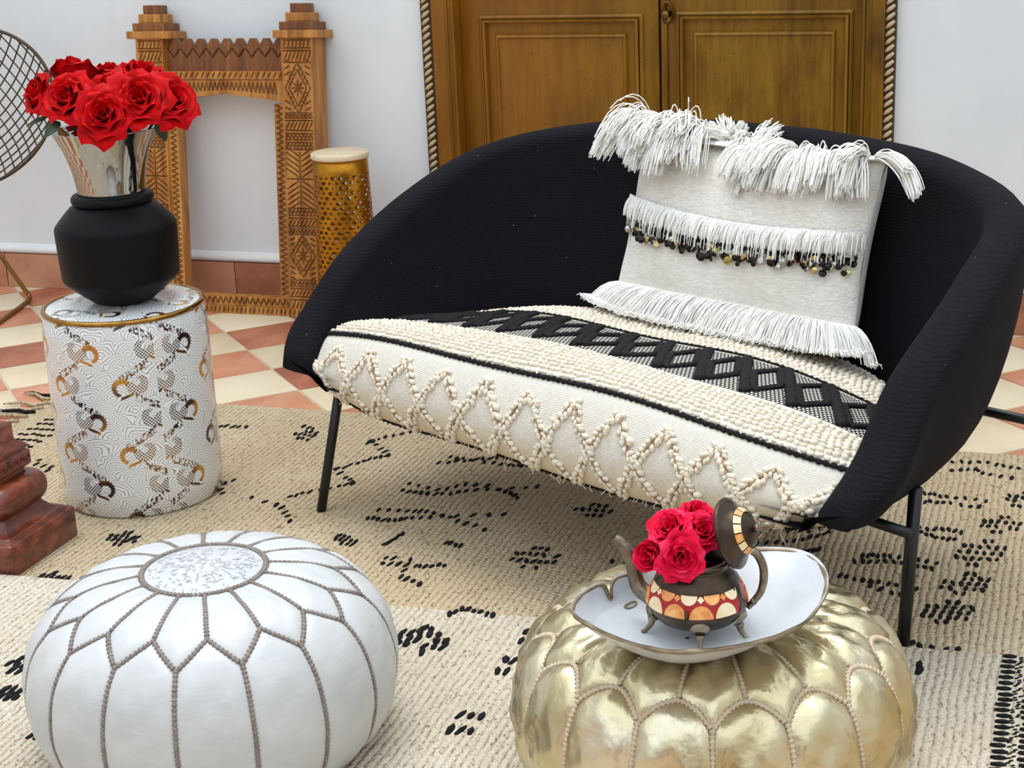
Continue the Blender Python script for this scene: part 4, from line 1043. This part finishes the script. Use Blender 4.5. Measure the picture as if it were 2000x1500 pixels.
def herring(x0, x1, z0, z1):
    xc = (x0+x1)/2; s_ = [(xc, z0, xc, z1)]; zm = (z0+z1)/2; s_.append((x0, zm, x1, zm)); n = 5
    for i in range(n):
        f = i/n*(z1-z0)/2
        for sx in (-1, 1):
            xe = x0 if sx < 0 else x1
            s_.append((xc+sx*.006, zm+f+.006, xe, zm+f+.034)); s_.append((xc+sx*.006, zm-f-.006, xe, zm-f-.034))
    return s_
PHT = .938; PD = .104
def post_segs(x0, x1):
    a, b = x0+.008, x1-.008; xc = (x0+x1)/2; s_ = []
    z = lambda py: PHT-(py-66)/535.0*PHT     # photograph row to height on the post
    s_ += strip(a, b, z(85), z(70), 'bars')+strip(a, b, z(112), z(90), 'hatch')+diamond(xc, z(160), .046, z(112)-z(160))
    s_ += strip(a, b, z(216), z(207), 'zig')+strip(a, b, z(240), z(221), 'hatch')+strip(a, b, z(258), z(246), 'zig')+strip(a, b, z(276), z(263), 'zig')
    s_ += herring(a, b, z(384), z(281))
    s_ += strip(a, b, z(403), z(389), 'zig')+strip(a, b, z(424), z(408), 'hatch')+strip(a, b, z(440), z(428), 'zig')+diamond(xc, z(482), .046, z(441)-z(482))
    s_ += strip(a, b, z(542), z(529), 'zig')+strip(a, b, z(562), z(546), 'hatch')+strip(a, b, z(592), z(568), 'hatch')
    return s_
FXL0, FXL1, FXR0, FXR1 = -.350, -.245, .203, .318        # posts, local x
FXO = .0
for a, b in ((FXL0, FXL1), (FXR0, FXR1)):
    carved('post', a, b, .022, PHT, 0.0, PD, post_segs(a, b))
    xc = (a+b)/2; zc = PHT
    for i, (hw_, hd, hh) in enumerate(((.082, .062, .026), (.062, .052, .027), (.043, .042, .030), (.030, .031, .030))):
        MB().box(xc-hw_, xc+hw_, PD/2-hd, PD/2+hd, zc, zc+hh, .003).build('cap_step', 'brown_wood' if i % 2 else 'carved_wood', frm, smooth=False); zc += hh
zr = lambda py: PHT-(py-66)/535.0*PHT
# crenellated board between the posts
m = MB(); n = 9; x0, x1 = FXL1, FXR0; zt, zb_ = zr(66), zr(128); P = []
for i in range(n):
    a = x0+(x1-x0)*i/n; w_ = (x1-x0)/n
    P += [(a, zt-.030), (a+w_*.36, zt), (a+w_*.64, zt)]
P.append((x1, zt-.030)); Q = [(x0, zb_)]+P+[(x1, zb_)]
k = len(Q); m.add([(x, .034, z) for x, z in Q]+[(x, .058, z) for x, z in Q], [tuple(range(k)), tuple(range(2*k-1, k-1, -1))]+[(i, k+i, k+(i+1) % k, (i+1) % k) for i in range(k)])
m.build('crenellated_board', 'brown_wood', frm, smooth=False)
sg = []
for i in range(n):
    a = x0+(x1-x0)*i/n; w_ = (x1-x0)/n; sg += [(a+.002, zt-.034, a+w_/2, zt-.064), (a+w_/2, zt-.064, a+w_-.002, zt-.034)]
carved('zigzag_board', x0, x1, zb_, zt-.029, .029, .006, sg, mat='brown_wood')
s_ = [(x, zr(143)+.004, x+.010, zr(128)-.004) for x in np.arange(x0, x1, .021)]
carved('lintel_strip', FXL1, x1, zr(143), zr(128), -.006, .06, s_)
m_s = []; 
for i in range(26):
    x = x0+.01+(x1-x0-.03)*i/26; zc_ = zr(162); m_s += [(x, zc_-.020, x+.007, zc_+.020), (x+.007, zc_+.020, x+.014, zc_-.020)]
o = carved('lintel', FXL1, x1, zr(186), zr(144), 0.002, .055, m_s, box=False)
co = np.zeros(len(o.data.vertices)*3); o.data.vertices.foreach_get('co', co); co = co.reshape(-1, 3)   # cut the lintel's lower edge to its shallow arch
zlo, zhi = zr(186), zr(144); arch = zlo+.026*np.clip(1-np.abs(co[:, 0]+.02)/.22, 0, 1)**.8
co[:, 2] = zhi-(zhi-co[:, 2])/(zhi-zlo)*(zhi-np.clip(arch, zlo, zhi)); o.data.vertices.foreach_set('co', co.ravel())
xa_ = np.linspace(FXL1, x1, 40); bz_ = np.clip(zlo+.026*np.clip(1-np.abs(xa_+.02)/.22, 0, 1)**.8, zlo, zhi)
Q = list(zip(xa_, bz_))+[(x1, zhi), (FXL1, zhi)]; k = len(Q)
MB().add([(x, .0072, z) for x, z in Q]+[(x, .056, z) for x, z in Q], [tuple(range(k)), tuple(range(2*k-1, k-1, -1))]+[(i, (i+1) % k, k+(i+1) % k, k+i) for i in range(k)]).build('lintel_core', 'carved_wood', frm, smooth=False)
for a, b in ((FXL1, FXL1+.038), (FXR0-.038, FXR0)):
    sg = []
    for z in np.arange(.07, zr(196), .019): sg += [(a+.006, z, b-.008, z+.009), (b-.008, z+.009, a+.006, z+.019)]
    carved('inner_stile', a, b, .055, zr(190), .012, .05, sg)
sg = []
for x in np.arange(FXL1, FXR0, .021): sg += [(x, .032, x+.010, .056), (x+.010, .056, x+.020, .032)]
carved('bottom_rail', FXL1, FXR0, .028, .060, .006, .06, sg)
carved('sill', FXL0, FXR1, 0.0, .027, -.004, PD, [(x, .004, x+.004, .023) for x in np.arange(FXL0+.01, FXR1, .017)])

# ================================================================== PIERCED LAMP
LC = (-2.272, 4.835, FLOOR_Z)
lamp = thing('pierced_lamp', 'tall golden pierced metal lantern with pale wooden lid beside the carved frame', 'lantern', LC)
LHT = .565
def lr(z): return .107-.018*(z/LHT)
m = MB(); NA, NZ = 24, 30; z0_, z1_ = .03, LHT-.045; dz = (z1_-z0_)/NZ
for j in range(NZ):
    for i in range(NA):
        ac = (i+.5*(j % 2))*2*PI/NA; zc = z0_+(j+.5)*dz; da = PI/NA; star = (i*2+j) % 3
        outer = [(ac+da*u, zc+dz*.5*v) for u, v in ((-1, -1), (-.33, -1), (.33, -1), (1, -1), (1, -.33), (1, .33), (1, 1), (.33, 1), (-.33, 1), (-1, 1), (-1, .33), (-1, -.33))]
        rr_ = (.50, .72, .92)[star]; ro = random.uniform(0, 2)
        inner = []
        for q, (u, v) in enumerate(((-1, -1), (-.33, -1), (.33, -1), (1, -1), (1, -.33), (1, .33), (1, 1), (.33, 1), (-.33, 1), (-1, 1), (-1, .33), (-1, -.33))):
            an = math.atan2(v, u); f = rr_*(1-.28*(math.cos(an*(3 if star else 2)+ro)**2)); inner.append((ac+da*f*math.cos(an), zc+dz*.5*f*math.sin(an)))
        V = [(lr(z)*math.cos(a), lr(z)*math.sin(a), z) for a, z in outer+inner]
        m.add(V, [(q, (q+1) % 12, 12+(q+1) % 12, 12+q) for q in range(12)])
o = m.build('pierced_body', 'lamp_brass', lamp, smooth=False)
md = o.modifiers.new('sheet', 'SOLIDIFY'); md.thickness = .0016; md.offset = -1
MB().lathe([(lr(0)+.002, 0), (lr(0)+.002, .03), (lr(0)-.001, .032), (lr(0)-.002, 0)], 48).build('base_band', 'lamp_brass', lamp)
MB().lathe([(lr(z1_)+.0008, z1_-.002), (lr(LHT)+.001, LHT), (lr(LHT)-.002, LHT), (lr(z1_)-.002, z1_-.002)], 48).build('top_band', 'lamp_brass', lamp)
MB().lathe([(.001, LHT), (.092, LHT), (.095, LHT+.003), (.095, LHT+.016), (.092, LHT+.019), (.001, LHT+.019)], 48).build('wooden_lid', 'pale_wood', lamp)

# ================================================================== WIRE CHAIR (mostly out of frame on the left)
CC = np.array([-3.615, 4.72, .70]); 
chair = thing('wire_chair', 'round bronze wire chair with bent brass leg at the left wall', 'chair', (CC[0], CC[1], FLOOR_Z))
chair.rotation_euler = (0, 0, math.radians(10))
z_c = .735
def dish(a, f):                                 # round wire dish tilted towards the room
    r_ = .325*f; x, y = r_*math.cos(a), r_*math.sin(a); dpt = .17*(1-f*f)
    t_ = math.radians(62); return np.array([x, dpt*math.sin(t_)+y*math.cos(t_)*.8, z_c+y*math.sin(t_)*.90-dpt*math.cos(t_)*.7])
MB().tube([dish(a, 1) for a in np.linspace(0, 2*PI, 72, endpoint=False)], .0060, 8, closed=True).build('rim', 'wire', chair)
for ang in (math.radians(38), math.radians(-42)):
    for c_ in np.linspace(-.93, .93, 17):
        h_ = math.sqrt(1-c_*c_); pts = []
        for q in np.linspace(-h_, h_, 20):
            x, y = c_*math.cos(ang)-q*math.sin(ang), c_*math.sin(ang)+q*math.cos(ang); pts.append(dish(math.atan2(y, x), math.hypot(x, y)))
        MB().tube(pts, .0027, 6).build('wire', 'wire', chair)
iv = Matrix.Rotation(-math.radians(10), 3, 'Z')
def cl(P): return list(iv @ Vector((P[0]-CC[0], P[1]-CC[1], P[2]-FLOOR_Z)))
pa = ony(-40, 440, 4.86); bend = onz(60, 583, .0); fb = onz(-60, 668, .0)
pts = [np.array(cl(p)) for p in (pa, pa+(bend-pa)*.45, pa+(bend-pa)*.86, bend+(fb-bend)*.012+np.array([0, 0, .004]), bend+(fb-bend)*.14, bend+(fb-bend)*.55, fb)]
for p in pts[3:]: p[2] = .008
pts[3][2] = .016
MB().tube(crom(pts, 30), .0085, 10).build('leg', 'chair_brass', chair)
q0 = np.array([p+np.array([-.50, 0, 0]) for p in pts]); MB().tube(crom(q0, 30), .0085, 10).build('leg', 'chair_brass', chair)
MB().tube([q0[0], (q0[0]+pts[0])/2+np.array([0, .02, 0]), pts[0]], .0075, 8).build('seat_support', 'chair_brass', chair)

# ================================================================== PEDESTAL (lower left)
ped = thing('wooden_pedestal', 'dark red carved wooden pedestal foot at the left edge beside the white pouf', 'pedestal', (-2.268, 2.866, 0.0))
def sq_lathe(prof_, name, mat='mahogany', parent=None, rad=.012):
    P = []
    for r_, z_ in prof_:
        row = []; rc = min(rad, r_*.4)
        for k in range(4):
            cx, cy = ((1, 1), (-1, 1), (-1, -1), (1, -1))[k]
            for a in np.linspace(k*PI/2, (k+1)*PI/2, 5): row.append((cx*(r_-rc)+rc*math.cos(a), cy*(r_-rc)+rc*math.sin(a), z_))
        P.append(row)
    m = MB().grid(P, closed_v=True); n = len(P[0]); m.f.append(tuple(range(n))); m.f.append(tuple(reversed(range((len(P)-1)*n, len(P)*n))))
    return m.build(name, mat, parent or ped)
HP = .126
sq_lathe([(HP-.003, 0), (HP, .004), (HP, .070), (HP-.003, .074), (HP-.008, .0745), (HP-.0085, .069), (HP-.014, .069), (HP-.0145, .080), (HP-.018, .082), (HP-.024, .082), (HP-.036, .090), (HP-.048, .104), (HP-.052, .116)], 'plinth', rad=.008)
sq_lathe([(.074+.020*math.cos(a)+.002, .146+.034*math.sin(a)) for a in np.linspace(-PI/2, PI/2, 13)], 'torus_moulding', rad=.03)
sq_lathe([(.060, .178), (.056, .186), (.058, .194)], 'neck', rad=.008)
cb = sq_lathe([(.058, .194), (.066, .197), (.068, .200), (.068, .228), (.066, .231), (.062, .233), (.062, .236), (.066, .238), (.064, .246), (.050, .256), (.046, .262), (.046, .30)], 'carved_band', rad=.005)
for side in range(4):
    for k in range(5):
        c_ = -.050+.025*k; m = MB(); pts = []
        for a in np.linspace(0, 3.6*PI, 26): r_ = .0115*(1-a/(3.6*PI)*.85); pts.append((c_+r_*math.cos(a), -.0685, .214+r_*math.sin(a)))
        Rm = np.array(Matrix.Rotation(side*PI/2, 3, 'Z')); m.tube(np.array(pts)@Rm.T, .0016, 5); m.build('scroll', 'mahogany', cb)
